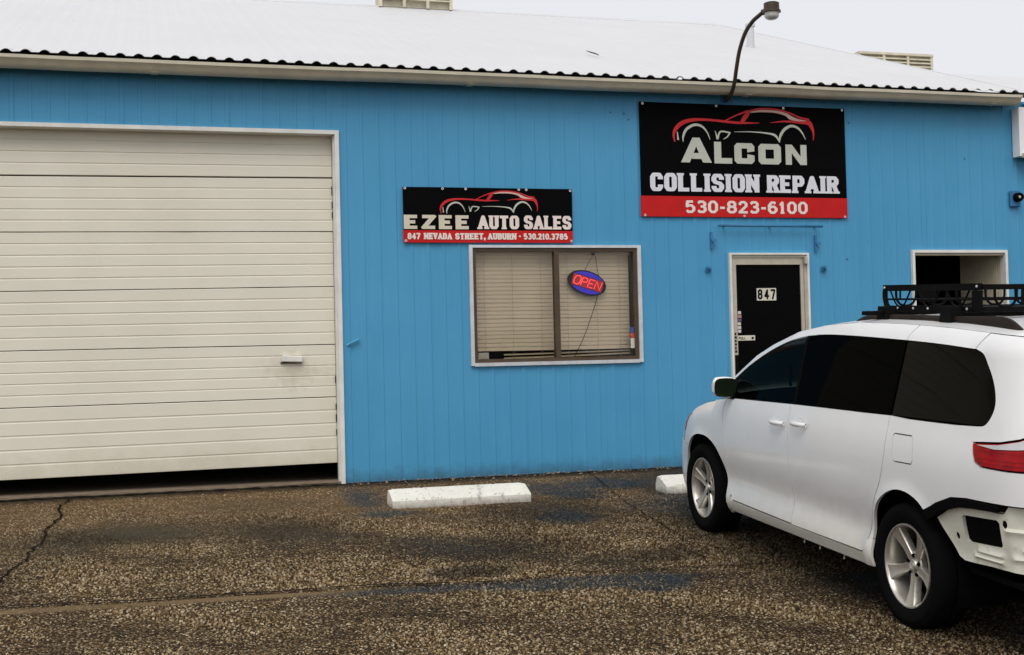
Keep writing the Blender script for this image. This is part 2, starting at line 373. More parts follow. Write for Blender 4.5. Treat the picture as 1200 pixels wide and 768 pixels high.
    green = allm([ell(.1, -1.9, .8, .5, 0, 1.2, 1.2), ell(-.8, -2.4, .4, .5, 0, 1.2), ell(.9, -1.0, .5, .3, 0, 1.2)])
    col = t.mix(t.math('MULTIPLY', green, .28), col, (.045, .048, .030))
    # faded blue parking paint
    blue = allm([ell(1.75, -4.43, .74, .10, -.05, .6, .25, .3), ell(2.75, -4.55, .72, .19, -.08, .5, .25, .3), ell(3.15, -4.68, .26, .26, -.1, .5, .3, .3), ell(3.72, -1.0, .28, .50, .4, .9, 1.2, 1), ell(4.15, -.75, .45, .3, 0, .9, 1.2, 1), ell(3.35, -2.3, .22, .26, 0, 1.0, 1.4, 1.2), ell(1.92, -1.7, .24, .14, 0, .9, .6), ell(1.85, -.9, .16, .5, 0, 1.1, .8), ell(4.6, -1.9, .5, .5, 0, 1.0, 1)])
    if peb: v.inputs['Scale'].default_value = 300
    spk = t.mr(t.noise(55, 3, .6), .30, .55)
    col = t.mix(t.math('MULTIPLY', t.math('MULTIPLY', blue, spk), .78), col, (.013, .038, .060))
    # pale worn band along the joint
    rou = t.mr(dark, 0, 1, .82, .5)
    h = t.math('ADD', t.math('MULTIPLY', t.mr(v.outputs['Distance'], .6, .1), expo), t.math('MULTIPLY', t.mr(v2.outputs['Distance'], .6, .1), .5))
    h = t.math('MULTIPLY', h, t.math('SUBTRACT', 1.0, t.math('MULTIPLY', smooth_m, .55)))
    n1 = t.bump(h, 1.0, .012); n2 = t.bump(t.noise(3, 5, .6), .35, .05, n1)
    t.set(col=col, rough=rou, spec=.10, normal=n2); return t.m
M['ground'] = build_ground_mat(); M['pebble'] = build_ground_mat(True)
def ground():
    ys = [60, 20, .3, .02, 0, -.1, -.3] + [-.5 - .5 * i for i in range(28)] + [-17, -22, -30, -60, -150, -400]
    xs = [-400, -100, -30, -12, -8, -6] + [-5 + .5 * i for i in range(36)] + [14, 20, 40, 120, 400]
    rnd = random.Random(3)
    rows = []
    for y in ys:
        row = []
        for x in xs:
            z = gz(y)
            if -14 < y < -.6: z += rnd.uniform(-.008, .008)
            row.append((x, y, z))
        rows.append(row)
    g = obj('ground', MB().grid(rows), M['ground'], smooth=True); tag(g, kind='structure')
    def crack(pts, w, mat, lift, seed, name='crack', jag=.5):
        rr = random.Random(seed); P = [Vector((x, y, 0)) for x, y in pts]; out = []
        for a, b in zip(P[:-1], P[1:]):
            n = max(2, int((b - a).length / .045))
            for k in range(n): out.append(a.lerp(b, k / n))
        out.append(P[-1]); L, R_ = [], []; off = 0
        for i, p in enumerate(out):
            t = (out[min(i + 1, len(out) - 1)] - out[max(i - 1, 0)]).normalized(); nn = Vector((-t.y, t.x, 0))
            off = off * .8 + rr.uniform(-1, 1) * w * jag; ww = w * rr.uniform(.35, 1.15)
            for S_, sgn in ((L, 1), (R_, -1)):
                q = p + nn * (off + sgn * ww * .5); S_.append((q.x, q.y, gz(q.y) + lift))
        mbx = MB(); mbx.grid([L, R_]); return obj(name, mbx, mat, g)
    cm = simple('crack_filler_dirt', (.008, .007, .006), .95, spec=.05); bandm = simple('pale_joint_mortar', (.20, .138, .072), .95, spec=.05, vary=.5, nscale=60, bump=.4)  # dark filler of the cracks
    j = [(-5, -4.0), (-2, -4.1), (-.9, -4.14), (.1, -4.2), (1.17, -4.24), (2.2, -4.40)]
    crack(j, .034, cm, .017, 6, 'crack', .3)
    crack([(2.2, -4.40), (2.7, -4.28), (3.3, -4.35), (4.2, -4.4)], .016, cm, .0125, 12)
    crack([(-.70, -.1), (-.757, -.472), (-.74, -1.0), (-.80, -1.5), (-.80, -2.1), (-.93, -2.8), (-.983, -3.38), (-1.3, -4.1)], .024, cm, .0125, 8, jag=.7)
    crack([(4.32, -.1), (4.25, -.7), (4.15, -1.3), (4.06, -1.9), (4.02, -2.47), (3.93, -3.4), (3.6, -3.8)], .011, cm, .0125, 9, jag=.6)
    crack([(4.15, -1.3), (4.5, -1.5), (5.0, -1.55)], .009, cm, .0125, 10, jag=.6)
    crack([(-5, -.09), (-2, -.09), (0, -.085), (1.75, -.07)], .05, cm, .0125, 11, jag=.25)
    return g
GROUND = ground()
def pebbles():
    import numpy as np
    rng = np.random.default_rng(5); pitch = .0185
    gx, gy = np.meshgrid(np.arange(-2.3, 6.4, pitch), np.arange(-7.4, -.25, pitch)); gx = gx.ravel() + rng.uniform(-.5, .5, gx.size) * pitch * .9; gy = gy.ravel() + rng.uniform(-.5, .5, gy.size) * pitch * .9
    # keep what the photograph looks at, thin out where the surface is worn smooth near the wall
    vis = (gx > -2.2 + (-gy - 4) * .2) & (gx < 6.3)
    lump = np.sin(gx * 2.1 + 1.3 * np.sin(gy * 1.7)) * np.cos(gy * 2.6 + np.sin(gx * 1.1))
    keep = np.clip(.80 + (-(gy + 2.6)) * .30 + lump * .16, .13, .80)
    jl = np.abs(gy + .05 * gx + 4.27) < .045
    keep = np.where(jl & (gx < 1.4), .12, keep)
    ok = vis & (rng.random(gx.size) < keep); x, y = gx[ok], gy[ok]; n = x.size
    d = -y; z = -.0775 * d + .0026 * d * d
    r = rng.uniform(.0056, .0112, n) * np.where(rng.random(n) < .12, 1.3, 1); asp = rng.uniform(.68, 1.0, n); an = rng.uniform(0, np.pi, n); h = r * rng.uniform(.45, .85, n)
    K = 6; ang = 2 * np.pi * np.arange(K) / K; rad = rng.uniform(.8, 1.15, (n, K))
    def ring(s, zz):
        px = np.cos(ang)[None] * rad * r[:, None] * s; py = np.sin(ang)[None] * rad * r[:, None] * asp[:, None] * s
        c, sn = np.cos(an)[:, None], np.sin(an)[:, None]
        return np.stack([x[:, None] + px * c - py * sn, y[:, None] + px * sn + py * c, np.broadcast_to((z + zz)[:, None], px.shape)], -1)
    A = ring(1.0, -.006 + 0 * h); Bq = ring(.72, h * .75)
    top = np.stack([x + rng.uniform(-.2, .2, n) * r, y + rng.uniform(-.2, .2, n) * r, z + h], -1)[:, None]
    V = np.concatenate([A, Bq, top], 1).reshape(-1, 3)
    base = (np.arange(n) * (2 * K + 1))[:, None, None]; k = np.arange(K); k2 = (k + 1) % K
    quads = base + np.stack([k, k2, K + k2, K + k], -1)[None]; tris = base + np.stack([K + k, K + k2, np.full(K, 2 * K)], -1)[None]
    quads = quads.reshape(-1, 4); tris = tris.reshape(-1, 3)
    me = bpy.data.meshes.new('aggregate_pebbles'); me.vertices.add(len(V)); me.vertices.foreach_set('co', V.ravel().astype(np.float32))
    li = np.concatenate([quads.ravel(), tris.ravel()]).astype(np.int32); me.loops.add(len(li)); me.loops.foreach_set('vertex_index', li)
    st = np.concatenate([np.arange(len(quads)) * 4, len(quads) * 4 + np.arange(len(tris)) * 3]).astype(np.int32)
    me.polygons.add(len(st)); me.polygons.foreach_set('loop_start', st)
    me.polygons.foreach_set('use_smooth', np.ones(len(st), bool)); me.materials.append(M['pebble']); me.update(calc_edges=True)
    print('pebbles', n, 'tris', n * 18)
    tag(link('aggregate_pebbles', me), kind='stuff')
pebbles()
# ------------------------------------------------------------------ flat lettering
GL = {
 'A': ([[(0, 0), (.5, 1), (1, 0)], [(.24, .30), (.76, .30)]], [(0, 0), (1, 0)]),
 'B': ([[(0, 0), (0, 1), (.8, 1), (1, .87), (1, .66), (.8, .53), (0, .53)], [(.8, .53), (1, .40), (1, .13), (.8, 0), (0, 0)]], []),
 'C': ([[(1, .68), (1, .85), (.82, 1), (.18, 1), (0, .85), (0, .15), (.18, 0), (.82, 0), (1, .15), (1, .32)]], []),
 'D': ([[(0, 0), (0, 1), (.75, 1), (1, .82), (1, .18), (.75, 0), (0, 0)]], []),
 'E': ([[(1, 1), (0, 1), (0, 0), (1, 0)], [(0, .5), (.78, .5)]], [(0, 0), (0, 1)]),
 'I': ([[(.5, 0), (.5, 1)]], [(.5, 0), (.5, 1)]), 'L': ([[(0, 1), (0, 0), (1, 0)]], [(0, 1)]),
 'N': ([[(0, 0), (0, 1)], [(0, 1), (1, 0)], [(1, 0), (1, 1)]], [(0, 0), (1, 1), (0, 1)]),
 'O': ([[(.2, 1), (.8, 1), (1, .84), (1, .16), (.8, 0), (.2, 0), (0, .16), (0, .84), (.2, 1)]], []),
 'P': ([[(0, 0), (0, 1), (.8, 1), (1, .86), (1, .60), (.8, .46), (0, .46)]], [(0, 0)]),
 'R': ([[(0, 0), (0, 1), (.8, 1), (1, .87), (1, .63), (.8, .50), (0, .50)], [(.62, .50), (1, 0)]], [(0, 0), (1, 0)]),
 'S': ([[(1, .72), (1, .86), (.82, 1), (.18, 1), (0, .86), (0, .66), (.2, .54), (.8, .46), (1, .34), (1, .14), (.82, 0), (.18, 0), (0, .14), (0, .28)]], []),
 'T': ([[(0, 1), (1, 1)], [(.5, 1), (.5, 0)]], [(.5, 0)]),
 'U': ([[(0, 1), (0, .16), (.2, 0), (.8, 0), (1, .16), (1, 1)]], [(0, 1), (1, 1)]),
 'V': ([[(0, 1), (.5, 0), (1, 1)]], [(0, 1), (1, 1)]),
 'Z': ([[(0, 1), (1, 1)], [(1, 1), (0, 0)], [(0, 0), (1, 0)]], []),
 '0': ([[(.3, 1), (.7, 1), (1, .78), (1, .22), (.7, 0), (.3, 0), (0, .22), (0, .78), (.3, 1)]], []),
 '1': ([[(.15, .82), (.5, 1), (.5, 0)]], [(.5, 0)]),
 '2': ([[(0, .72), (.1, .9), (.3, 1), (.7, 1), (.95, .85), (.95, .62), (0, 0), (1, 0)]], []),
 '3': ([[(0, .84), (.25, 1), (.72, 1), (.95, .86), (.95, .66), (.72, .53), (.35, .53)], [(.72, .53), (1, .38), (1, .16), (.75, 0), (.22, 0), (0, .16)]], []),
 '4': ([[(.72, 0), (.72, 1), (0, .28), (1, .28)]], []),
 '5': ([[(.92, 1), (.12, 1), (.06, .54), (.3, .62), (.72, .62), (1, .44), (1, .18), (.72, 0), (.22, 0), (0, .15)]], []),
 '6': ([[(.92, .88), (.7, 1), (.35, 1), (0, .72), (0, .2), (.28, 0), (.72, 0), (1, .2), (1, .4), (.72, .58), (.28, .58), (0, .42)]], []),
 '7': ([[(0, 1), (1, 1), (.35, 0)]], []),
 '8': ([[(.25, 1), (.75, 1), (.95, .87), (.95, .66), (.75, .53), (.25, .53), (.05, .66), (.05, .87), (.25, 1)], [(.25, .53), (0, .38), (0, .15), (.25, 0), (.75, 0), (1, .15), (1, .38), (.75, .53)]], []),
 '9': ([[(.08, .12), (.3, 0), (.65, 0), (1, .28), (1, .8), (.72, 1), (.28, 1), (0, .8), (0, .6), (.28, .42), (.72, .42), (1, .58)]], []),
 '-': ([[(.1, .42), (.9, .42)]], []), '.': ([[(.5, 0), (.5, .02)]], []), ',': ([[(.55, .03), (.3, -.16)]], []),
}
WID = {'I': .52, '1': .72, '-': .62, '.': .36, ',': .40, 'N': 1.08, ' ': .5, 'A': 1.12, 'L': .94, 'E': .95}
def clip(poly, x0, x1, y0, y1):
    for ax, lim, sg in ((0, x0, 1), (0, x1, -1), (1, y0, 1), (1, y1, -1)):
        out = []
        for i in range(len(poly)):
            a, b = poly[i - 1], poly[i]; da, db = sg * (a[ax] - lim), sg * (b[ax] - lim)
            if (da >= 0) != (db >= 0):
                t = da / (da - db); out.append((a[0] + (b[0] - a[0]) * t, a[1] + (b[1] - a[1]) * t))
            if db >= 0: out.append(b)
        poly = out
        if not poly: return []
    return poly
def glyph(ch, w, h, tv, th, serif=0):
    strokes, ser = GL[ch]; out = []; tall = ch in '.,'
    X = lambda u: tv / 2 + u * (w - tv); Y = lambda v: th / 2 + v * (h - th)
    for st in strokes:
        P = [Vector((X(u), Y(v))) for u, v in st]; n = len(P); closed = (P[0] - P[-1]).length < 1e-6
        for i in range(n - 1):
            d = (P[i + 1] - P[i]); L = d.length
            if L < 1e-9: continue
            d /= L; t = tv + (th - tv) * abs(d.x) ** 1.5; nn = Vector((-d.y, d.x)) * t / 2
            e0 = t / 2 if (i == 0 and not closed) else 0; e1 = t / 2 if (i == n - 2 and not closed) else 0
            if not closed and i == 0 and ch in 'CS3569' + '2': e0 = 0
            if not closed and i == n - 2 and ch in 'CS3569': e1 = 0
            a, b = P[i] - d * e0, P[i + 1] + d * e1
            q = [tuple(a - nn), tuple(b - nn), tuple(b + nn), tuple(a + nn)]
            q = clip(q, 0, w, -h * .3, h)
            if ch not in ',': q = clip(q, 0, w, 0, h)
            if len(q) > 2: out.append(q)
        for i in range(0 if closed else 1, n - 1):
            a, b = P[i - 1] if i > 0 else P[n - 2], P[i + 1]; c = P[i]
            ax = [abs((c - a).normalized().x), abs((b - c).normalized().x)]
            if max(ax) > .99 and min(ax) < .01: q = [(c.x - tv / 2, c.y - th / 2), (c.x + tv / 2, c.y - th / 2), (c.x + tv / 2, c.y + th / 2), (c.x - tv / 2, c.y + th / 2)]
            else: q = [(c.x + math.cos(k * math.pi / 6) * tv / 2, c.y + math.sin(k * math.pi / 6) * min(th, tv) / 2) for k in range(12)]
            q = clip(q, 0, w, 0, h)
            if len(q) > 2: out.append(q)
    if serif:
        for u, v in ser:
            cx = X(u); y0, y1 = (0, serif * h) if v == 0 else (h - serif * h, h)
            out.append([(cx - tv * .70, y0), (cx + tv * .70, y0), (cx + tv * .70, y1), (cx - tv * .70, y1)])
    return out
def text_polys(s, x0, x1, z0, z1, tv=.3, th=None, serif=0, gap=.14, lean=0):
    """lettering fitted between x0..x1, z0..z1; tv/th are stroke widths as a share of the letter width / height"""
    th = th or tv; ws = [WID.get(c, 1) for c in s]; tot = sum(ws) + gap * (len(s) - 1); k = (x1 - x0) / tot; h = z1 - z0; x = x0; out = []
    for c, w in zip(s, ws):
        if c != ' ':
            for q in glyph(c, w * k, h, tv * k, th * h, serif): out.append([(x + a + lean * b, z0 + b) for a, b in q])
        x += (w + gap) * k
    return out
def tri_area(a, b, c): return (b[0] - a[0]) * (c[1] - a[1]) - (b[1] - a[1]) * (c[0] - a[0])
def flat_union(mb, polys, y, sheet=None):
    """union of convex polygons in the XZ plane at depth y, facing -Y"""
    vs = []; ed = []
    for q in polys:
        n = len(vs); vs += [Vector(p) for p in q]; ed += [(n + i, n + (i + 1) % len(q)) for i in range(len(q))]
    ov, oe, of, *_ = delaunay_2d_cdt(vs, ed, [], 0, 1e-5)
    bb = [(min(p[0] for p in q), max(p[0] for p in q), min(p[1] for p in q), max(p[1] for p in q), q) for q in polys]
    fs = []
    for f in of:
        a, b, c = (ov[i] for i in f); cx = (a.x + b.x + c.x) / 3; cz = (a.y + b.y + c.y) / 3
        if abs(tri_area(a, b, c)) < 1e-9: continue
        if any(x0 <= cx <= x1 and z0 <= cz <= z1 and inpoly(cx, cz, q) for x0, x1, z0, z1, q in bb): fs.append(tuple(f))
    use = sorted({i for f in fs for i in f}); mp = {i: k for k, i in enumerate(use)}
    P = sheet or (lambda x, z: (x, y, z))
    mb.add([P(ov[i].x, ov[i].y) for i in use], [tuple(mp[i] for i in f) for f in fs]); return mb
def ribbon(pts, per=8):
    """tapered brush stroke: (x, z, width) control points to quads"""
    P = catmull([(p[0], p[1], p[2]) for p in pts], per); out = []
    L = []
    for i, p in enumerate(P):
        a, b = P[max(i - 1, 0)], P[min(i + 1, len(P) - 1)]; d = Vector((b.x - a.x, b.y - a.y)).normalized(); n = Vector((-d.y, d.x)) * max(p.z, .0008) / 2
        L.append(((p.x + n.x, p.y + n.y), (p.x - n.x, p.y - n.y)))
    return [[L[i][0], L[i][1], L[i + 1][1], L[i + 1][0]] for i in range(len(L) - 1)]
def emblem(x0, z0, w, parent, y, sheet=None):
    """sports car drawn in brush strokes; traced in units of 705"""
    k = w / 705
    def T(lst): return ribbon([(x0 + (a - 210) * k, z0 + (330 - (b - .022 * (a - 560))) * k, c * k * .86) for a, b, c in lst])
    red = T([(216, 330, 6), (211, 300, 13), (222, 272, 20), (250, 247, 22), (292, 233, 18), (345, 229, 14), (420, 233, 12), (480, 239, 13), (545, 243, 12), (635, 243, 3)])
    red += T([(455, 238, 5), (490, 222, 7), (530, 205, 8), (580, 188, 10)]) + T([(588, 186, 10), (574, 206, 24), (556, 228, 24), (545, 242, 14)])
    red += T([(580, 189, 8), (640, 178, 9), (720, 180, 9), (790, 196, 9), (840, 216, 10), (890, 226, 12)])
    red += T([(690, 242, 2), (760, 235, 9), (830, 238, 14), (885, 240, 26), (902, 262, 20), (910, 290, 10), (908, 322, 4)])
    pink = T([(592, 194, 6), (650, 188, 12), (720, 191, 13), (770, 203, 16), (795, 218, 22), (830, 228, 12), (872, 232, 3)])
    wh = T([(256, 330, 3), (257, 306, 11), (270, 278, 14), (298, 258, 14), (325, 253, 13), (352, 262, 11), (375, 288, 7), (388, 320, 3)])
    wh += T([(229, 285, 5), (232, 322, 10)]) + T([(414, 280, 3), (425, 318, 12)]) + T([(425, 318, 10), (440, 284, 9), (488, 288, 8)]) + T([(488, 286, 9), (474, 306, 7), (454, 318, 3)])
    wh += T([(508, 284, 2), (600, 284, 5), (680, 291, 9), (716, 302, 13), (736, 332, 5)]) + T([(734, 330, 6), (741, 300, 14), (762, 272, 16), (795, 256, 14), (828, 264, 12), (852, 288, 8), (868, 318, 3)])
    for polys, mat, dy in ((red, M['logored'], 0), (pink, M['logopink'], -.0015), (wh, M['inkgrey'], -.001)):
        obj('emblem_stroke', flat_union(MB(), polys, y + dy, sheet and (lambda x, z, d=dy: (sheet(x, z)[0], sheet(x, z)[1] + d, z))), mat, parent, fix=False)

# ------------------------------------------------------------------ workshop building
BX0, BX1, WT = -5.0, 10.6, 4.03
B = thing('workshop_building', (2.3, 8, 0), 'long blue ribbed metal workshop with white roof and cream garage door', 'building')
GAR = (-3.2, 1.80, 0, 3.45); WIN = (3.14, 4.97, 1.135, 2.33); DOOR = (6.02, 6.94, 0, 2.245); OP2 = (8.27, 9.49, 0, 2.28)
OPEN = [GAR, WIN, DOOR, OP2]
RP = .1625; RX = -1.195                                        # rib pitch and phase
def wall_sheets():
    per = 6; k0 = int(math.floor((BX0 - RX) / RP)); k1 = int(math.ceil((BX1 - RX) / RP))
    for s0 in range(k0, k1, per):
        bpts = []
        for k in range(s0, s0 + per):
            c = RX + k * RP
            bpts += [(c - .081, 0), (c - .020, 0), (c - .011, -.0055), (c + .011, -.0055), (c + .020, 0), (c + .0815, 0)] if k % per else [(c - .081, .0), (c - .026, .0), (c - .013, -.009), (c + .013, -.009), (c + .019, -.009), (c + .021, -.001), (c + .0815, 0)]
        bpts = [p for i, p in enumerate(bpts) if i == 0 or p[0] - bpts[i - 1][0] > .001]
        bpts = [p for p in bpts if BX0 <= p[0] <= BX1]
        if len(bpts) < 2: continue
        xs = sorted({p[0] for p in bpts} | {e for o in OPEN for e in o[:2] if bpts[0][0] < e < bpts[-1][0]})
        X, Yv = [p[0] for p in bpts], [p[1] for p in bpts]
        qs = []
        tilt = random.uniform(-.0015, .0015)
        for a, b in zip(xs[:-1], xs[1:]):
            mid = (a + b) / 2; cuts = [(-.04, WT)]
            for o in OPEN:
                if o[0] < mid < o[1]: cuts = [c for lo, hi in cuts for c in ((lo, min(hi, o[2])), (max(lo, o[3]), hi)) if c[1] - c[0] > .02]
            ya, yb = lerp(X, Yv, a) + tilt, lerp(X, Yv, b) + tilt
            for lo, hi in cuts:
                g = next((k for k in qs if abs(k[-1][1] - a) < 1e-6 and k[-1][5] > lo + .01 and k[-1][4] < hi - .01), None)
                if g is None: g = []; qs.append(g)
                g.append((a, b, ya, yb, lo, hi))
        done = []
        for g in qs:                                     # pieces that touch again past an opening are one sheet
            tgt = next((d for d in done if any(abs(q[1] - g[0][0]) < 1e-6 and q[5] > g[0][4] + .01 and q[4] < g[0][5] - .01 for q in d) or any(abs(q[0] - p[1]) < 1e-6 and q[5] > p[4] + .01 and q[4] < p[5] - .01 for q in d for p in g)), None)
            if tgt is None: done.append(list(g))
            else: tgt += g
        for g in done:
            mb = MB()
            for a, b, ya, yb, lo, hi in g: mb.add([(a, ya, lo), (b, yb, lo), (b, yb, hi), (a, ya, hi)], [(0, 1, 2, 3)])
            obj('wall_sheet', mb, M['wall'], B, fix=False)
wall_sheets()
# shell behind: end walls, back, floor slab, lining
mb = MB(); mb.box(BX0, BX0 + .12, .02, 16, -.04, 4.1); mb.box(9.63, 9.75, 3.2, 16, -.04, 4.1); mb.box(BX0, 9.75, 15.9, 16, -.04, 4.1)
mb.add([(9.75, .05, 4.05), (9.75, 16, 4.05), (9.75, 8, 6.95)], [(0, 1, 2)]); mb.add([(BX0, .05, 4.05), (BX0, 8, 6.95), (BX0, 16, 4.05)], [(0, 1, 2)])
obj('side_wall', mb, M['wall'], B)
mb = MB().box(BX0, 1.80, -.015, 15.9, -.10, .018).box(1.80, 9.7, .08, 15.9, -.10, .018); obj('floor_slab', mb, M['concrete'], B)
mb = MB()
for a, b in ((BX0, GAR[0]), (GAR[1] + .06, WIN[0]), (WIN[1], DOOR[0]), (DOOR[1], OP2[0]), (OP2[1], BX1)):
    mb.box(a + .01, b - .01, .06, .10, 0, 4.0)
for o in OPEN: mb.box(o[0] - .01, o[1] + .01, .06, .10, o[3] + .02, 4.0)
mb.box(WIN[0] - .01, WIN[1] + .01, .06, .10, 0, WIN[2] - .03)
mb.box(2.4, 5.6, 2.0, 2.1, .02, 3.2); mb.box(BX0, 9.6, .1, 15, 4.02, 4.06)
obj('inner_lining', mb, M['interior'], B)
# eave: black strip put in for the shaded gap under the roof edge, gutter
obj('eave_gap_shade', MB().box(BX0, 9.62, -.11, -.05, 3.98, 4.10), M['eaveshade'], B)
gp = [(-.13, 4.035), (-.13, 3.945), (-.225, 3.94), (-.262, 3.965), (-.272, 3.995), (-.298, 4.012), (-.300, 4.042), (-.285, 4.042), (-.285, 4.02), (-.262, 4.005), (-.25, 3.975), (-.22, 3.955), (-.145, 3.958), (-.145, 4.035)]
mb = MB(); L0, L1 = BX0, 9.575
segs = [L0 + (L1 - L0) * i / 30 for i in range(31)]; rr = random.Random(4); sag = [rr.uniform(-.004, .004) for _ in segs]; n = len(gp)
vs = [(x, y, z + sg) for x, sg in zip(segs, sag) for y, z in gp]
mb.add(vs, [(i * n + j, i * n + (j + 1) % n, (i + 1) * n + (j + 1) % n, (i + 1) * n + j) for i in range(30) for j in range(n)] )
mb.add([(L1 + .001, y, z) for y, z in gp[:7]], [tuple(range(7))])
obj('gutter', mb, M['gutter'], B, smooth=40)
for x in (-3.6, .05, 3.1, 6.15, 9.2): obj('gutter_joint', MB().prism([(x, 3.936), (x + .07, 3.936), (x + .07, 3.939), (x, 3.939)], -.25, -.14), M['gutter'], B)
# roof
RS = .3565; EY, EZ = -.26, 4.077
def roof_z(y): return EZ + RS * (y - EY)
def roof_sheets():
    pitch = .165; ph = -1.21; x0 = BX0 - .1; per = 6; x1 = 9.72; k = int((x0 - ph) / pitch); s = k
    rr = random.Random(2)
    while ph + s * pitch < x1:
        mbf, mbb = MB(), MB(); prof = []
        for q in range(s, s + per):
            c = ph + q * pitch
            prof += [(c - .0824, 0), (c - .048, 0), (c - .030, .016), (c - .012, .025), (c + .012, .025), (c + .030, .016), (c + .048, 0), (c + .0824, 0)]
        prof = [p for i, p in enumerate(prof) if p[0] <= x1 + .03]
        e = rr.uniform(-.012, .012)
        for mbq, ya, yb in ((mbf, EY + e, 8.0), (mbb, 16.26, 8.0)):
            for i in range(len(prof) - 1):
                (a, ha), (b, hb) = prof[i], prof[i + 1]
                if b - a < .001: continue
                za, zb = (roof_z(ya) if ya < 8 else roof_z(16 - ya)), roof_z(8)
                ym = ya + (.22 if ya < 8 else -.22); zm = roof_z(ym) if ya < 8 else roof_z(16 - ym); F = .12
                mbq.add([(a, ya, za + ha), (b, ya, za + hb), (b, ym, zm + hb * F), (a, ym, zm + ha * F), (b, yb, zb + hb * F), (a, yb, zb + ha * F)], [(0, 1, 2, 3), (3, 2, 4, 5)])
                if ya < 0: mbq.add([(a, ya, za + ha), (b, ya, za + hb), (b, ya + .001, za + hb - .004), (a, ya + .001, za + ha - .004)], [(0, 3, 2, 1)])
        if mbf.f:
            obj('roof_sheet', mbf, M['roof'], B, fix=False); obj('roof_sheet', mbb, M['roof'], B, fix=False)
        s += per
roof_sheets()
obj('ridge_cap', MB().prism([(7.75, 6.915), (8.0, 7.005), (8.25, 6.915), (8.25, 6.940), (8.0, 7.036), (7.75, 6.940)], BX0 - .1, 9.74, Matrix(((0, 1, 0, 0), (1, 0, 0, 0), (0, 0, 1, 0), (0, 0, 0, 1)))), M['roof'], B)
mb = MB(); q4 = [(-.2, 4.02), (8, 6.95), (8, 7.028), (-.27, 4.079)]; mb.add([(9.722, a, b) for a, b in q4] + [(9.775, a, b) for a, b in q4], [(0, 1, 2, 3), (4, 7, 6, 5), (0, 3, 7, 4), (3, 2, 6, 7), (0, 4, 5, 1)]); obj('rake_trim', mb, M['roof'], B)
# louvred ridge vents
def ridge_vent(x0, x1, y, z0, z1, parent, nseg, d=.32):
    v = obj('ridge_vent', MB().box(x0, x1, y - d, y + d, z1 - .02, z1 + .02).box(x0 + .03, x1 - .03, y - d + .10, y + d - .10, z0 - .1, z1 - .02), M['ventbeige'], parent)
    for i in range(nseg + 1):
        x = x0 + (x1 - x0 - .05) * i / nseg
        obj('vent_post', MB().box(x, x + .05, y - d + .02, y - d + .09, z0 - .12, z1 - .02), M['ventbeige'], v)
    nz = max(2, int((z1 - z0) / .075)); mbs = MB()
    for i in range(nseg):
        a = x0 + (x1 - x0 - .05) * i / nseg + .052; b = x0 + (x1 - x0 - .05) * (i + 1) / nseg - .002
        for k in range(nz):
            z = z0 + (z1 - z0 - .03) * k / nz
            mb = MB(); mb.add([(a, y - d + .01, z), (b, y - d + .01, z), (b, y - d + .085, z + .06), (a, y - d + .085, z + .06), (a, y - d + .01, z + .008), (b, y - d + .01, z + .008), (b, y - d + .085, z + .068), (a, y - d + .085, z + .068)], [(0, 1, 2, 3), (4, 7, 6, 5), (0, 4, 5, 1), (2, 6, 7, 3), (0, 3, 7, 4), (1, 5, 6, 2)])
            obj('louvre_slat', mb, M['ventbeige'], v)
ridge_vent(3.66, 4.88, 8.0, 7.06, 7.52, B, 3)
mb = MB().tube([(8.25, 3.75, 5.45), (8.25, 3.75, 5.82)], .055, 12); mb.tube([(8.25, 3.75, 5.80), (8.25, 3.75, 5.84)], .07, 12); obj('vent_pipe', mb, M['roof'], B, smooth=True)
# garage door
def garage():
    g = holder('garage_door', B); y = .13
    # x from GAR[0] to 1.79; section edges (z at left frame edge, z at right)
    ed = [(.165, .19), (.832, .845), (1.362, 1.366), (1.916, 1.942), (2.47, 2.49), (3.005, 3.03), (3.56, 3.56)]
    xl, xr = GAR[0] + .02, 1.772
    def zz(e, x): return e[0] + (e[1] - e[0]) * (x + 1.3) / 3.05
    rr = random.Random(11); NX = 14
    for i in range(6):
        lo, hi = ed[i], ed[i + 1]; g0, g1 = .004, (.012 if i == 4 else .004); prof = []; nr = 5
        for k in range(nr):
            a, b = k / nr, (k + 1) / nr
            if k: prof += [(a - .016, 0), (a - .004, .009), (a + .006, .009), (a + .018, -.003)]
        prof = [(0, .0), (.006, -.004)] + prof + [(.992, -.004), (1, .004)]
        rows = []; bow = [rr.uniform(-.004, .004) for _ in range(NX + 1)]; lean = rr.uniform(-.004, .004)
        for j in range(NX + 1):
            x = xl + (xr - xl) * j / NX; z0 = zz(lo, x) + g0; z1 = zz(hi, x) - g1
            rows.append([(x, y + d * .36 + bow[j] + lean * t, z0 + (z1 - z0) * t) for t, d in prof] + [(x, y + .045, z1), (x, y + .045, z0), (x, y + bow[j], z0)])
        obj('door_section', MB().grid(rows), M['cream'], g, smooth=6)
    obj('jamb_stop', MB().box(1.774, 1.7885, .02, .118, .0, 3.437), M['white'], g); obj('door_shade_strip', MB().box(GAR[0], 1.79, y + .10, y + .115, .3, 3.6), M['dark'], g)
    mbk = MB().bev(1.245, 1.445, .085, .128, 1.20, 1.262, .008, Matrix.Translation((1.345, 0, 1.23)) @ Matrix.Rotation(.05, 4, 'Y') @ Matrix.Translation((-1.345, 0, -1.23)))
    obj('pull_handle', mbk, M['white'], g); obj('handle_shadow_plate', MB().box(1.232, 1.44, .116, .127, 1.187, 1.202), M['lampbrown'], g)
    for z in (.47, .60, .72, .98, 2.62, 2.72, 2.85): obj('door_edge_hinge', MB().box(1.765, 1.7735, .108, .122, z, z + rr.uniform(.05, .09)), M['vblack'], g)
garage()
mb = MB()
mb.box(1.786, 1.828, -.028, .002, -.01, 3.476); mb.box(1.79, 1.82, .004, .2, -.01, 3.44)
obj('door_jamb', mb, M['white'], B)
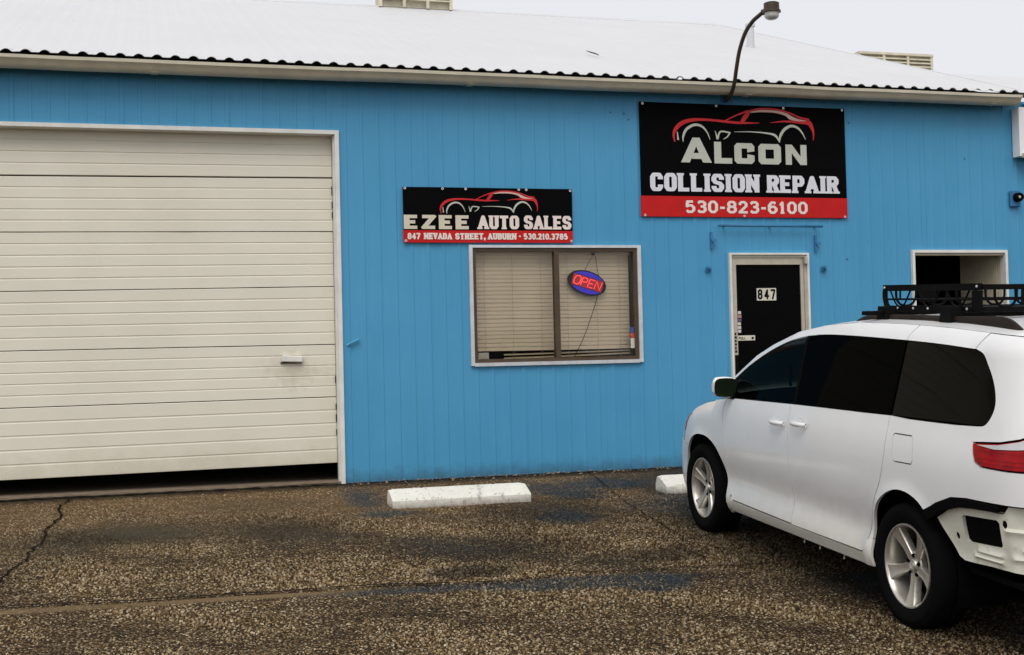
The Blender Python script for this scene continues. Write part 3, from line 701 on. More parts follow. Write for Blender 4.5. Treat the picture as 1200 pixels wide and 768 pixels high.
mb = MB(); mb.box(GAR[0] - .04, 1.785, -.0285, .002, 3.438, 3.4765); mb.box(GAR[0] - .04, 1.785, .004, .24, 3.438, 3.455); mb.box(GAR[0] - .045, GAR[0], -.028, .2, 0, 3.436)
obj('door_lintel', mb, M['white'], B)
# window
def window():
    w = holder('window', B); x0, x1, z0, z1 = WIN
    mb = MB(); mb.box(x0 - .016, x0 + .022, -.035, .02, z0 - .018, z1 + .016); mb.box(x1 - .022, x1 + .02, -.035, .02, z0 - .018, z1 + .016)
    mb.box(x0 + .022, x1 - .022, -.034, .02, z1 - .012, z1 + .015); mb.box(x0 + .022, x1 - .022, -.040, .02, z0 - .024, z0 + .012); obj('window_trim', mb, M['silver'], w)
    mb = MB(); a, b, c, d = x0 + .023, x1 - .023, z0 + .013, z1 - .013; t = .036
    mb.box(a, a + t, -.012, .06, c, d); mb.box(b - t, b, -.012, .06, c, d); mb.box(a + t, b - t, -.012, .06, d - t, d); mb.box(a + t, b - t, -.012, .06, c, c + t); obj('window_frame', mb, M['bronze'], w)
    obj('mullion', MB().box(4.035, 4.085, -.018, .062, c + t, d - t), M['bronze'], w)
    for p, q in ((a + t, 4.035), (4.085, b - t)): obj('window_pane', MB().box(p, q, .02, .026, c + t, d - t), M['pane'], w)
    ins = holder('inner_sill', w) if False else obj('window_sill', MB().box(a, b, .062, .40, c - .01, c + .012), M['panelbeige'], w)
    x = 4.868
    for za, zb, mt in ((1.43, 1.485, 'sticker_b'), (1.375, 1.425, 'sticker_r'), (1.265, 1.37, 'sticker_w')): obj('sticker', MB().box(x, x + .045, .0165, .0195, za, zb), M[mt], w)
window()
# entry door
def entry():
    e = holder('entry_door', B); x0, x1, _, z1 = DOOR
    mb = MB(); mb.box(x0 - .016, x0 + .008, -.045, .05, -.01, z1 + .02); mb.box(x1 - .008, x1 + .016, -.045, .05, -.01, z1 + .02); mb.box(x0 + .008, x1 - .008, -.044, .05, z1, z1 + .02); obj('door_trim', mb, M['white'], e)
    mb = MB(); mb.box(x0 + .009, x0 + .026, -.02, .05, 0, z1 - .001); mb.box(x1 - .034, x1 - .009, -.02, .05, 0, z1 - .001); mb.box(x0 + .026, x1 - .034, -.02, .05, z1 - .03, z1 - .001); obj('door_frame', mb, M['alum'], e)
    a, b, t = x0 + .029, x1 - .037, z1 - .033
    mb = MB(); mb.box(a, a + .044, -.008, .035, 1.165, t); mb.box(b - .040, b, -.008, .035, .03, t); mb.box(a + .044, b - .040, -.008, .035, t - .072, t); obj('door_stile', mb, M['alum'], e)
    obj('lower_stile', MB().box(a, a + .044, -.006, .035, .03, 1.163), M['black'], e)
    obj('door_glass', MB().box(a + .044, b - .040, .006, .02, .03, t - .072), M['blackglass'], e)
    obj('kick_rail', MB().box(a + .046, b - .042, -.006, .005, .03, .28), M['black'], e)
    # closer at top right
    obj('door_closer', MB().bev(x1 - .045, x1 - .018, -.075, -.021, z1 - .105, z1 - .018, .006), M['alum'], e)
    # house number tiles with figures
    tx = [6.336 + .078 * i for i in range(3)]
    for ch, px in zip('847', tx):
        obj('number_tile', MB().box(px, px + .0765, .0005, .0045, 1.750, 1.884), M['plate'], e)
        q = text_polys(ch, px + .010, px + .067, 1.762, 1.873, .34, .20); obj('number_figure', flat_union(MB(), q, -.0015), M['black'], e, fix=False)
    for k, mt in enumerate(('sticker_w', 'sticker_p', 'sticker_v', 'sticker_w', 'sticker_w', 'sticker_w')):
        z = 1.605 - .040 * k; obj('sticker', MB().box(6.102 + random.uniform(-.003, .003), 6.142 + random.uniform(-.006, .004), .0005, .0045, z, z + .032), M[mt], e)
    obj('push_plate', MB().bev(6.096, 6.300, -.006, .004, 1.318, 1.374, .003), M['plate'], e)
    obj('plate_lettering', flat_union(MB(), text_polys('PULL', 6.105, 6.185, 1.332, 1.360, .25, .2), -.0085), M['black'], e, fix=False)
    mbk = MB().lathe([(0, .0), (.013, 0), (.013, .006), (0, .006)], 12, Matrix.Translation((6.268, -.006, 1.346)) @ Matrix.Rotation(math.pi / 2, 4, 'X')); obj('lock_cylinder', mbk, M['black'], e)
    for k in range(6): obj('lock_mark', MB().box(a + .008, a + .030 - .004 * (k % 2), -.0105, -.0085, 1.19 + .038 * k, 1.215 + .038 * k), M['black'], e)
entry()
# right-hand opening with a lining of beige sheets
def opening2():
    d = holder('side_doorway', B); x0, x1, _, z1 = OP2
    mb = MB(); mb.box(x0 - .016, x0 + .016, -.04, .06, -.01, z1 + .02); mb.box(x1 - .016, x1 + .016, -.04, .06, -.01, z1 + .02); mb.box(x0 + .016, x1 - .016, -.039, .06, z1 - .012, z1 + .02); obj('door_trim', mb, M['white'], d)
    mb = MB(); mb.box(x0 + .017, x1 - .017, -.01, .06, z1 - .04, z1 - .013); obj('door_head', mb, M['panelbeige'], d)
    ys = [.061, .13, .50, .84]
    for a, b in zip(ys[:-1], ys[1:]): obj('lining_panel', MB().box(x1 - .006, x1 + .03, a + .011, b - .011, .02, 2.9), M['liningcream'], d)
    obj('lining_shade_backing', MB().box(x1 + .031, x1 + .06, .06, 6.0, 0, 3.0), M['dark'], d)  # backing and partition coloured near-black to stand in for the unlit room
    obj('inner_shade_partition', MB().box(x0 - .5, x0 - .4, .11, 6, .02, 3.6).box(x0 - .5, 9.62, 6.0, 6.1, .02, 3.6).box(x0 - .4, 9.50, .11, 6, .019, .024).box(x0 - .4, 9.46, .11, 6, 2.9, 2.95), M['dark'], d)
opening2()
# painted hardware above the door
mb = MB().tube([(5.865, -.075, 2.555), (7.115, -.075, 2.552)], .013, 8)
for x in (5.95, 6.5, 7.05): mb.tube([(x, -.075, 2.553), (x, -.005, 2.553)], .009, 6)
obj('awning_rail', mb, M['bluehw'], B, smooth=True)
for x, z in ((5.806, 2.40), (7.052, 2.37)):
    mb = MB().box(x - .012, x + .012, -.035, -.014, z - .09, z + .09); mb.box(x - .008, x + .045, -.06, -.035, z - .015, z + .012); obj('wall_bracket', mb, M['bluehw'], B)
for x, z in ((5.765, 2.10), (7.145, 2.10)):
    mb = MB().lathe([(0, 0), (.028, 0), (.028, .02), (.014, .024), (.014, .05), (0, .052)], 10, Matrix.Translation((x, -.014, z)) @ Matrix.Rotation(math.pi / 2, 4, 'X')).box(x - .035, x + .03, -.03, -.014, z - .035, z - .02); obj('wall_bracket', mb, M['bluehw'], B)
rr = random.Random(21)
for x, z in ((7.52, 3.72), (7.60, 3.52), (7.45, 2.2), (9.0, 3.35), (8.55, 2.62), (4.7, 3.75), (4.85, 3.74), (4.9, 3.68)):
    obj('screw_head', MB().lathe([(0, .006), (.009, .004), (.012, 0)], 8, Matrix.Translation((x, -.002, z)) @ Matrix.Rotation(math.pi / 2, 4, 'X')), M['bluehw'], B)
# bent flap of cladding beside the garage jamb
mb = MB(); mb.add([(1.86, -.016, 1.36), (1.99, -.018, 1.425), (1.985, -.045, 1.41), (1.90, -.05, 1.372), (1.87, -.022, 1.35)], [(0, 1, 2, 3, 4)]); obj('bent_flap', mb, M['wall'], B)
# ------------------------------------------------------------------ wing at the right
Wg = thing('wing_building', (14.5, 8, 0), 'lower white roofed wing joined to the right end of the workshop', 'building')
mb = MB(); rows = []
for y, z in ((-.16, 3.96), (8, 6.33), (16, 3.9)): rows.append([(x, y, z) for x in [9.80 + .5 * i for i in range(14)]])
obj('roof', MB().grid(rows), M['roof'], Wg)
mb = MB(); mb.box(9.635, 16, -.145, -.02, 3.37, 3.935); obj('fascia_board', mb, M['brightwhite'], Wg)
mb = MB(); mb.box(9.66, 16, -.20, -.147, 3.35, 3.40); obj('fascia_lip', mb, M['gutter'], Wg)
mb = MB(); mb.box(10.62, 16, 0, .1, -.05, 3.9); mb.box(16, 16.1, 0, 16, -.05, 3.9); mb.box(9.8, 16, 15.9, 16, -.05, 3.9); obj('wall', mb, M['wall'], Wg)
ridge_vent(12.4, 13.94, 8.0, 6.34, 6.57, Wg, 3)
def debris():
    rr = random.Random(33); mb = MB()
    for i in range(260):
        x = rr.uniform(1.85, 6.0); y = -.02 - abs(rr.gauss(0, .10)); s = rr.uniform(.006, .018); z = gz(y) + .010
        T = Matrix.Translation((x, y, z)) @ Matrix.Rotation(rr.uniform(0, 6.28), 4, 'Z') @ Matrix.Rotation(rr.uniform(-.5, .5), 4, 'X')
        mb.add([T @ Vector(p) for p in ((-s, -s * .5, 0), (s, -s * .4, 0), (s * .7, s * .5, .002), (-s * .6, s * .6, 0), (0, 0, s * .5))], [(0, 1, 4), (1, 2, 4), (2, 3, 4), (3, 0, 4)])
    tag(obj('wall_foot_grit', mb, simple('dry_grit_flakes', (.22, .17, .11), .9, spec=.1, vary=.9, nscale=60), off=Vector((0, 0, 0))), kind='stuff')
debris()
# ------------------------------------------------------------------ banners
def grommets(par, pts, y):
    for x, z in pts: obj('grommet', MB().lathe([(.006, 0), (.013, 0), (.013, .004), (.006, .004)], 10, Matrix.Translation((x, y, z)) @ Matrix.Rotation(math.pi / 2, 4, 'X')), M['bolt'], par, smooth=True)
def banner1():
    t = thing('wall_sign', (6.23, -.02, 2.65), 'large black and red collision repair sign with car emblem above the entry door', 'sign')
    y = -.030
    obj('sign_panel', MB().bev(5.013, 7.452, y, y + .014, 2.871, 3.868, .002), M['signblack'], t)
    obj('red_strip', MB().bev(5.008, 7.456, y - .001, y + .014, 2.650, 2.8705, .002), M['signred'], t)
    emblem(5.395, 3.468, 1.676, t, y - .003)
    q = []
    # ALCON: A flares wide, the others are small caps
    bars = lambda x0, x1, z0, z1: [(x0, z0), (x1, z0), (x1, z1), (x0, z1)]
    q += [[(5.474, 3.232), (5.575, 3.232), (5.695, 3.500), (5.612, 3.500)], [(5.612, 3.500), (5.695, 3.500), (5.832, 3.234), (5.728, 3.234)], bars(5.60, 5.72, 3.272, 3.335)]
    q += [bars(5.862, 5.945, 3.228, 3.462), bars(5.862, 6.071, 3.228, 3.288)]
    q += [bars(6.099, 6.185, 3.262, 3.424), [(6.131, 3.230), (6.305, 3.230), (6.337, 3.262), (6.337, 3.290), (6.099, 3.290), (6.099, 3.262)], [(6.099, 3.396), (6.337, 3.396), (6.337, 3.422), (6.305, 3.454), (6.131, 3.454), (6.099, 3.422)],
          [(6.252, 3.262), (6.337, 3.262), (6.337, 3.322), (6.252, 3.335)], [(6.252, 3.355), (6.337, 3.368), (6.337, 3.42), (6.252, 3.42)]]
    q += [bars(6.384, 6.470, 3.262, 3.422), bars(6.570, 6.656, 3.262, 3.422), [(6.416, 3.230), (6.624, 3.230), (6.656, 3.262), (6.656, 3.292), (6.384, 3.292), (6.384, 3.262)], [(6.384, 3.392), (6.656, 3.392), (6.656, 3.420), (6.624, 3.452), (6.416, 3.452), (6.384, 3.420)]]
    q += [bars(6.711, 6.785, 3.230, 3.451), bars(6.893, 6.967, 3.230, 3.451), [(6.711, 3.451), (6.790, 3.451), (6.967, 3.230), (6.888, 3.230)]]
    obj('lettering', flat_union(MB(), q, y - .005), M['inkgrey'], t, fix=False)
    q = text_polys('COLLISION', 5.115, 6.386, 2.921, 3.116, .40, .205, .12, .085) + text_polys('REPAIR', 6.478, 7.352, 2.921, 3.112, .40, .205, .12, .085)
    obj('lettering', flat_union(MB(), q, y - .003), M['inkwhite'], t, fix=False)
    obj('lettering', flat_union(MB(), text_polys('530-823-6100', 5.508, 6.961, 2.691, 2.826, .30, .19, .14, .14), y - .004), M['inkpink'], t, fix=False)
    grommets(t, [(x, 3.85) for x in (5.05, 5.9, 6.7, 7.42)] + [(x, 2.665) for x in (5.05, 6.2, 7.42)], y - .001)
banner1()
def banner2():
    t = thing('wall_sign', (3.34, -.02, 2.37), 'small black and red auto sales banner with address strip above the window', 'sign')
    y = -.034
    def sheet(x, z): return (x, y + .006 * math.sin(x * 5.2 + 1) * math.cos(z * 6) + .004 * math.sin(x * 13), z)
    def cloth(x0, x1, z0, z1, dy):
        rows = [[(sheet(x0 + (x1 - x0) * i / 30, z0 + (z1 - z0) * k / 8)[0], sheet(x0 + (x1 - x0) * i / 30, z0 + (z1 - z0) * k / 8)[1] + dy, z0 + (z1 - z0) * k / 8) for i in range(31)] for k in range(9)]
        m_ = MB().grid(rows); back = [[(p[0], p[1] + .006, p[2]) for p in r] for r in rows]; m_.grid(back[::-1])
        for a, b in ((rows[0], back[0]), (rows[-1], back[-1])): m_.grid([a, b])
        m_.grid([[r[0] for r in rows], [r[0] for r in back]]); m_.grid([[r[-1] for r in rows], [r[-1] for r in back]]); return m_
    obj('banner_sheet', cloth(2.456, 4.238, 2.492, 2.927, 0), M['signblack'], t, smooth=True, fix=False)
    obj('red_strip', cloth(2.452, 4.236, 2.368, 2.4915, -.0008), M['signred'], t, smooth=True, fix=False)
    sh = lambda d: (lambda x, z: (x, sheet(x, z)[1] - d, z))
    emblem(2.835, 2.670, 1.03, t, y - .004, lambda x, z: (x, sheet(x, z)[1] - .004, z))
    q = text_polys('EZEE', 2.458, 3.141, 2.503, 2.645, .38, .235, 0, .16); obj('lettering', flat_union(MB(), q, 0, sh(.006)), M['inkcream'], t, fix=False)
    q = text_polys('AUTO', 3.223, 3.657, 2.506, 2.645, .40, .205, .12, .085) + text_polys('SALES', 3.708, 4.223, 2.506, 2.647, .40, .205, .12, .085); obj('lettering', flat_union(MB(), q, 0, sh(.006)), M['inkpink'], t, fix=False)
    q = []
    for s_, a, b in (('847', 2.494, 2.626), ('NEVADA', 2.661, 2.951), ('STREET,', 2.984, 3.300), ('AUBURN', 3.324, 3.626), ('530.210.3785', 3.701, 4.180)): q += text_polys(s_, a, b, 2.400, 2.464, .40, .25, .15, .08)
    q.append([(3.652, 2.425), (3.672, 2.425), (3.672, 2.441), (3.652, 2.441)])
    obj('lettering', flat_union(MB(), q, 0, sh(.006)), M['inkpink'], t, fix=False)
    grommets(t, [(2.475, 2.912), (2.86, 2.912), (3.10, 2.912), (3.66, 2.912), (3.74, 2.912), (4.215, 2.908), (2.475, 2.385), (4.215, 2.385)], y - .013)
banner2()
# ------------------------------------------------------------------ window contents
def blind():
    t = thing('window_blind', (4.05, .17, 1.2), 'closed tan horizontal slat blind hanging inside the office window', 'blind')
    obj('head_rail', MB().bev(3.19, 4.92, .13, .19, 2.255, 2.30, .004), M['slat'], t)
    rr = random.Random(5); z = 2.245; first = None
    def slat(z, tl=0, tr=0, ang=1.30, sag=0):
        rows = []; w = .05
        for j in range(9):
            x = 3.195 + 1.72 * j / 8; dz = tl + (tr - tl) * j / 8 + sag * math.sin(math.pi * j / 8)
            rows.append([(x, .16 + s * w * math.cos(ang) * .5 - .0028 * (1 - s * s), z + dz + s * w * math.sin(ang) * .5) for s in (-1, -.4, .4, 1)])
        mb = MB().grid(rows); back = [[(p[0], p[1] + .003, p[2]) for p in r] for r in rows]; mb.grid(back[::-1]); mb.grid([[r[0] for r in rows], [r[0] for r in back]]); mb.grid([[r[-1] for r in rows], [r[-1] for r in back]])
        obj('slat', mb, M['slat'], t, smooth=40)
    for k in range(24): slat(z - .0415 * k, rr.uniform(-.002, .002), rr.uniform(-.002, .002), 1.30 + rr.uniform(-.04, .04), rr.uniform(-.003, .003))
    slat(1.235, -.012, .012, .30, -.004); slat(1.200, -.012, .018, .35, -.006)
    obj('bottom_rail', MB().bev(3.2, 4.91, .14, .18, 1.168, 1.183, .003), M['slat'], t)
    for x in (3.32, 3.62, 3.93, 4.22, 4.55, 4.80): obj('ladder_cord', MB().tube([(x, .133, 2.25), (x, .134, 1.18)], .0018, 4), M['panelbeige'], t)
blind()
def open_sign():
    cx, cz, y = 4.422, 1.959, .075; a, b = .213, .124; th = -math.radians(16.5)
    t = thing('open_sign', (cx, y, cz - b), 'lit oval OPEN sign with red letters and blue border hanging in the window', 'sign')
    Rm = lambda p, d=0: (cx + p[0] * math.cos(th) - p[1] * math.sin(th), y + d, cz + p[0] * math.sin(th) + p[1] * math.cos(th))
    E = lambda k, s: (a * s * math.cos(k), b * s * math.sin(k)); N = 40
    mb = MB(); rows = [[Rm(E(2 * math.pi * k / N, s), d) for k in range(N + 1)] for s, d in ((.02, .03), (1.0, .03), (1.03, .015), (1.0, 0), (.93, -.004), (.9, .004), (.02, .005))]; mb.grid(rows)
    obj('sign_housing', mb, M['black'], t, smooth=True)
    for s0 in (1, -1):
        outer = []; inner = []; n = 24
        for k in range(n + 1):
            x = -.165 + .33 * k / n; zo = b * .90 * math.sqrt(max(0, 1 - (x / (a * .93)) ** 2)); zi = max(min(zo - .004, .066), 0.0)
            zi = min(.064, zo - .003); outer.append(Rm((x, s0 * zo), -.006)); inner.append(Rm((x, s0 * zi), -.006))
        obj('border_light', MB().grid([outer, inner]), M['neonblue'], t)
    mb = MB(); k0 = [(-.172, -.058), (.172, -.058), (.172, .058), (-.172, .058)]; mb.add([Rm(p, -.0065) for p in k0], [(0, 1, 2, 3)]); obj('letter_backing', mb, M['redglow'], t)
    L = {'O': catmull([(.2, 1, 0), (.8, 1, 0), (1, .7, 0), (1, .3, 0), (.8, 0, 0), (.2, 0, 0), (0, .3, 0), (0, .7, 0)], 4, True), 'P': [(0, 0), (0, 1), (.7, 1), (1, .85), (1, .6), (.7, .45), (0, .45)], 'E': [(1, 1), (0, 1), (0, .5), (.8, .5), (0, .5), (0, 0), (1, 0)], 'N': [(0, 0), (0, 1), (1, 0), (1, 1)]}
    xs = {'O': -.150, 'P': -.066, 'E': .012, 'N': .088}; wd = {'O': .066, 'P': .056, 'E': .056, 'N': .062}
    for ch in 'OPEN':
        pts = [Vector(Rm((xs[ch] + p[0] * wd[ch] + .014 * (p[1] - .5), -.042 + p[1] * .084), -.014)) for p in L[ch]]
        if ch == 'E':
            mb = MB(); mb.tube([pts[0], pts[1], pts[5], pts[6]], .0055, 6); mb.tube([pts[2], pts[3]], .0055, 6)
        else: mb = MB().tube(pts, .0055, 6, closed=(ch == 'O'))
        obj('letter_tube', mb, M['neonred'], t, smooth=True)
    mb = MB(); top = (4.50, y + .01, 2.262); obj('hook', MB().box(4.485, 4.515, y, y + .03, 2.25, 2.275), M['black'], t)
    obj('hanging_cord', MB().tube([top, Rm((-.06, .112), .01)], .0028, 5), M['cord'], t); obj('hanging_cord', MB().tube([(4.515, y + .01, 2.262), Rm((.11, .098), .01)], .0028, 5), M['cord'], t)
    obj('power_cord', MB().tube(catmull([Rm((.15, -.08), .02), (4.50, y + .02, 1.70), (4.38, y + .02, 1.40), (4.26, y + .03, 1.17)], 4), .004, 5), M['cord'], t)
open_sign()
tcard = obj('sill_card', MB().bev(3.215, 3.325, .030, .034, 1.186, 1.25, .001), M['sticker_w'], off=Vector((0, 0, 0))); tag(tcard, 'small blank white card propped in the lower left window corner', 'card')
tb = obj('counter_box', MB().bev(3.34, 3.49, .04, .09, 1.184, 1.235, .006).box(3.36, 3.45, .05, .08, 1.236, 1.262), M['black'], off=Vector((0, 0, 0))); tag(tb, 'small black box on the window sill beside the white card', 'box')
# ------------------------------------------------------------------ lamp, camera, twig, wheel stops
def lamp():
    t = thing('street_lamp', (6.026, 0, 3.92), 'brown gooseneck lamp rising over the gutter from above the collision sign', 'lamp')
    P = [(6.03, -.01, 3.915), (5.985, -.14, 3.905), (5.955, -.27, 3.915), (5.944, -.36, 3.965), (5.938, -.42, 4.04), (5.932, -.48, 4.158), (5.940, -.55, 4.335), (5.962, -.65, 4.493), (5.992, -.75, 4.577), (6.018, -.82, 4.612), (6.05, -.88, 4.645)]
    obj('lamp_arm', MB().tube(catmull(P, 5), .021, 10), M['lampbrown'], t, smooth=True)
    obj('wall_flange', MB().bev(5.98, 6.08, -.03, -.014, 3.89, 3.95, .004), M['bluehw'], t)
    T = Matrix.Translation((6.107, -.95, 4.63))
    obj('lamp_head', MB().lathe([(0, .098), (.060, .096), (.078, .088), (.080, .02), (.092, .012), (.094, -.006), (.070, -.008)], 20, T), M['lampbrown'], t, smooth=40)
    obj('lamp_collar', MB().tube([(6.04, -.875, 4.64), (6.075, -.92, 4.648)], [.03, .034], 10), M['lampbrown'], t, smooth=40)
    obj('lamp_glass', MB().lathe([(.072, -.006), (.074, -.045), (.060, -.066), (.035, -.078), (0, -.08)], 20, T), M['lampglass'], t, smooth=50)
lamp()
def seccam():
    t = thing('security_camera', (9.63, -.02, 2.88), 'small round wall camera on a blue box near the right corner', 'camera')
    obj('mount_box', MB().bev(9.565, 9.70, -.05, -.014, 2.80, 2.985, .008), M['bluehw'], t)
    T = Matrix.Translation((9.645, -.052, 2.905)) @ Matrix.Rotation(math.pi / 2, 4, 'X')
    obj('camera_body', MB().lathe([(.055, 0), (.052, .05), (.04, .075), (.036, .07), (.036, .03), (0, .03)], 16, T), M['black'], t, smooth=40)
    obj('lens', MB().lathe([(.020, .045), (.015, .056), (0, .060)], 14, T), M['bolt'], t, smooth=True)
seccam()
tw = obj('twig', MB().tube([(5.09, 1.80, roof_z(1.80) + .04), (5.07, 1.62, roof_z(1.62) + .045), (5.10, 1.5, roof_z(1.5) + .04), (5.085, 1.36, roof_z(1.36) + .04)], [.004, .008, .009, .005], 6), M['lampbrown'], off=Vector((0, 0, 0)))
tag(tw, 'short brown twig lying on the white roof slope', 'twig')
def stop(x0, x1, y, label, yaw=0, bar=True):
    t = thing('wheel_stop', ((x0 + x1) / 2, y, gz(y)), label, 'wheel stop', 'concrete wheel stops along the wall')
    prof = [(-.14, -.02), (-.138, .060), (-.128, .074), (.045, .143), (.065, .148), (.10, .146), (.138, .08), (.145, -.02)]
    n = len(prof); rr = random.Random(int(x0 * 10)); L = x1 - x0; rows = []; NX = 26
    for i in range(NX + 1):
        x = x0 + L * i / NX; e = min(i, NX - i); sh = 1 if e > 0 else .93
        rows.append([(x + (rr.uniform(-.006, .006) if 0 < i < NX else 0), y + p[0] * sh + rr.uniform(-.0015, .0015), gz(y) + p[1] * (sh if p[1] > 0 else 1) + rr.uniform(-.0012, .0008)) for p in prof])
    mb = MB().grid(rows); mb.add(rows[0], [tuple(range(n))]); mb.add(rows[-1], [tuple(range(n - 1, -1, -1))])
    obj('concrete_block', mb, M['stop'], t, smooth=28)
    for x in (x0 + .3, x1 - .3): obj('anchor_pin', MB().lathe([(0, .152), (.012, .151), (.014, .130)], 8, Matrix.Translation((x, y + .07, gz(y)))), M['lampbrown'], t)
stop(2.02, 3.285, -1.36, 'white concrete wheel stop lying free on the asphalt below the office window')
stop(4.60, 5.95, -1.36, 'white concrete wheel stop mostly hidden by the nose of the minivan')
# ------------------------------------------------------------------ minivan (local frame: x forward, y left, z up, rear axle at x = 0)
def van():
    V = bpy.data.objects.new('parked_minivan', None); COL.objects.link(V); V.empty_display_size = .2; ORG[V.name] = Vector((0, 0, 0))
    fw, lf, up = Vector((.0441235, .997685, .0517382)), Vector((-.9990235, .0441827, 0)), Vector((-.0022859, -.0516877, .9986607))
    V.matrix_world = Matrix(((fw[0], lf[0], up[0], 5.02459), (fw[1], lf[1], up[1], -6.22019), (fw[2], lf[2], up[2], -.38115), (0, 0, 0, 1)))
    tag(V, 'white minivan parked nose to the wall, rear bumper cover missing, black tinted windows', 'minivan')
    WB = 3.03
    plan = catmull([(-1.125, 0, 0), (-1.125, .22, 0), (-1.115, .45, 0), (-1.09, .66, 0), (-1.045, .81, 0), (-.95, .905, 0), (-.78, .952, 0), (-.4, .975, 0), (0, .983, 0), (.5, .985, 0), (1, .985, 0), (1.6, .985, 0), (2.2, .984, 0), (2.7, .979, 0), (3.0, .974, 0), (3.25, .962, 0), (3.46, .942, 0), (3.60, .914, 0), (3.72, .866, 0), (3.82, .78, 0), (3.90, .62, 0), (3.955, .41, 0), (3.985, .2, 0), (3.995, 0, 0)], 10)
    cum = [0]
    for a, b in zip(plan[:-1], plan[1:]): cum.append(cum[-1] + (b - a).length)
    s1 = next(cum[i] for i in range(len(plan)) if plan[i].x >= .9999 and plan[i].y > .9)
    us = [c - s1 + 1.0 for c in cum]; U0, U1 = us[0], us[-1]
    import bisect
    def PN(u):
        u = max(U0 - .0045, min(U1 + .0045, u)); i = max(0, min(len(us) - 2, bisect.bisect_right(us, u) - 1)); t = (u - us[i]) / (us[i + 1] - us[i])
        p = plan[i].lerp(plan[i + 1], t)
        def tan(k): return (plan[min(k + 1, len(plan) - 1)] - plan[max(k - 1, 0)]).normalized()
        d = tan(i).lerp(tan(i + 1), t).normalized(); return p, Vector((-d.y, d.x, 0))
    def smooth_tab(pts):
        zs = [.0 + .01 * i for i in range(200)]; raw = [lerp([p[0] for p in pts], [p[1] for p in pts], z) for z in zs]
        for _ in range(2): raw = [sum(raw[max(0, min(199, i + k))] for k in range(-3, 4)) / 7 for i in range(200)]
        return lambda z: raw[max(0, min(198, int(z * 100)))] + (raw[max(0, min(198, int(z * 100))) + 1] - raw[max(0, min(198, int(z * 100)))]) * (z * 100 - int(z * 100))
    side = smooth_tab([(.10, .16), (.20, .08), (.26, .035), (.30, .006), (.34, .002), (.375, .010), (.42, .022), (.475, .042), (.55, .036), (.64, .014), (.74, .002), (.88, 0), (.99, .004), (1.07, .016), (1.14, .034), (1.62, .139), (1.80, .180)])
    nose = smooth_tab([(.18, .12), (.28, .05), (.40, .01), (.52, 0), (.65, .012), (.78, .05), (.9, .12), (1.1, .36)])
    tail = smooth_tab([(.2, .10), (.4, .05), (.6, .02), (.8, 0), (1.05, .012), (1.2, .055), (1.62, .30), (1.8, .42)])
    def zt(u): return lerp([-1.9, -1.25, -.84, -.54, -.14, .31, .82, 1.26, 1.62, 1.98, 2.23, 2.55, 2.9], [1.625, 1.635, 1.655, 1.672, 1.692, 1.702, 1.702, 1.672, 1.622, 1.522, 1.432, 1.265, 1.06], u)
    def zhood(u): return lerp([2.4, 2.7, 3.0, 3.3, 3.6, 3.9, 4.3, 4.8], [1.115, 1.08, 1.03, .955, .885, .82, .77, .74], u)
    def inset(u, z):
        wn, wt = sstep(3.2, 3.95, u), sstep(-.62, -1.35, u)
        d = side(z) * (1 - wn) * (1 - wt) + nose(z) * wn + tail(z) * wt
        top = zt(u) if u < 2.75 else zhood(u); k = (z - (top - .10)) / .10
        if k > 0: d += .045 * min(k, 1.3) ** 2
        for ax in (0, WB):
            r = math.hypot(u - ax, z - .355)
            if z > .2: d -= .012 * max(0, 1 - abs(r - .41) / .07) ** 1.5 * (1 if abs(u - ax) < .6 else 0)
        return d
    def S(u, z, e=0):
        p, n = PN(u); q = p + n * (-(inset(u, z) + e)); return Vector((q.x, q.y, z))
    def dens(poly, step=.03):
        out = []
        for i in range(len(poly)):
            a, b = Vector(poly[i]), Vector(poly[(i + 1) % len(poly)]); n = max(1, int((b - a).length / step + .5))
            out += [a.lerp(b, k / n) for k in range(n)]
        return out
    def shrink(poly, g):
        n = len(poly); ar = sum(poly[i - 1].x * poly[i].y - poly[i].x * poly[i - 1].y for i in range(n)); sg = 1 if ar > 0 else -1; out = []
        for i in range(n):
            a = (poly[i] - poly[i - 1]).normalized(); b = (poly[(i + 1) % n] - poly[i]).normalized()
            na, nb = Vector((-a.y, a.x)), Vector((-b.y, b.x)); m_ = (na + nb); L = m_.length
            m_ = m_ / L if L > 1e-6 else na; k = min(2.5, 1 / max(.3, m_.dot(na))); out.append(poly[i] + m_ * g * sg * k)
        return out
    def panel_mb(outline, e=0, gap=.0042, fl=.018, holes=(), step=.03, grid=.045):
        outl = shrink(dens(outline, step), gap); hs = [shrink(dens(h, step), -gap) for h in holes]
        vs = list(outl); n = len(outl); ed = [(i, (i + 1) % n) for i in range(n)]
        for h in hs:
            k = len(vs); vs += h; ed += [(k + i, k + (i + 1) % len(h)) for i in range(len(h))]
        pts2 = [(p.x, p.y) for p in outl]; hp = [[(p.x, p.y) for p in h] for h in hs]; bnd = [p.copy() for p in vs]
        x0, x1 = min(p[0] for p in pts2), max(p[0] for p in pts2); y0, y1 = min(p[1] for p in pts2), max(p[1] for p in pts2)
        y = y0 + grid / 2; r = 0
        while y < y1:
            x = x0 + grid / 2 + (grid / 2 if r % 2 else 0)
            while x < x1:
                if inpoly(x, y, pts2) and not any(inpoly(x, y, h) for h in hp) and min((p.x - x) ** 2 + (p.y - y) ** 2 for p in bnd) > (grid * .45) ** 2: vs.append(Vector((x, y)))
                x += grid
            y += grid * .87; r += 1
        ov, oe, of, *_ = delaunay_2d_cdt(vs, ed, [], 0, 1e-6)
        fs = []
        for f in of:
            cx = sum(ov[i].x for i in f) / 3; cy = sum(ov[i].y for i in f) / 3
            if abs(tri_area(ov[f[0]], ov[f[1]], ov[f[2]])) > 1e-8 and inpoly(cx, cy, pts2) and not any(inpoly(cx, cy, h) for h in hp): fs.append(tuple(f))
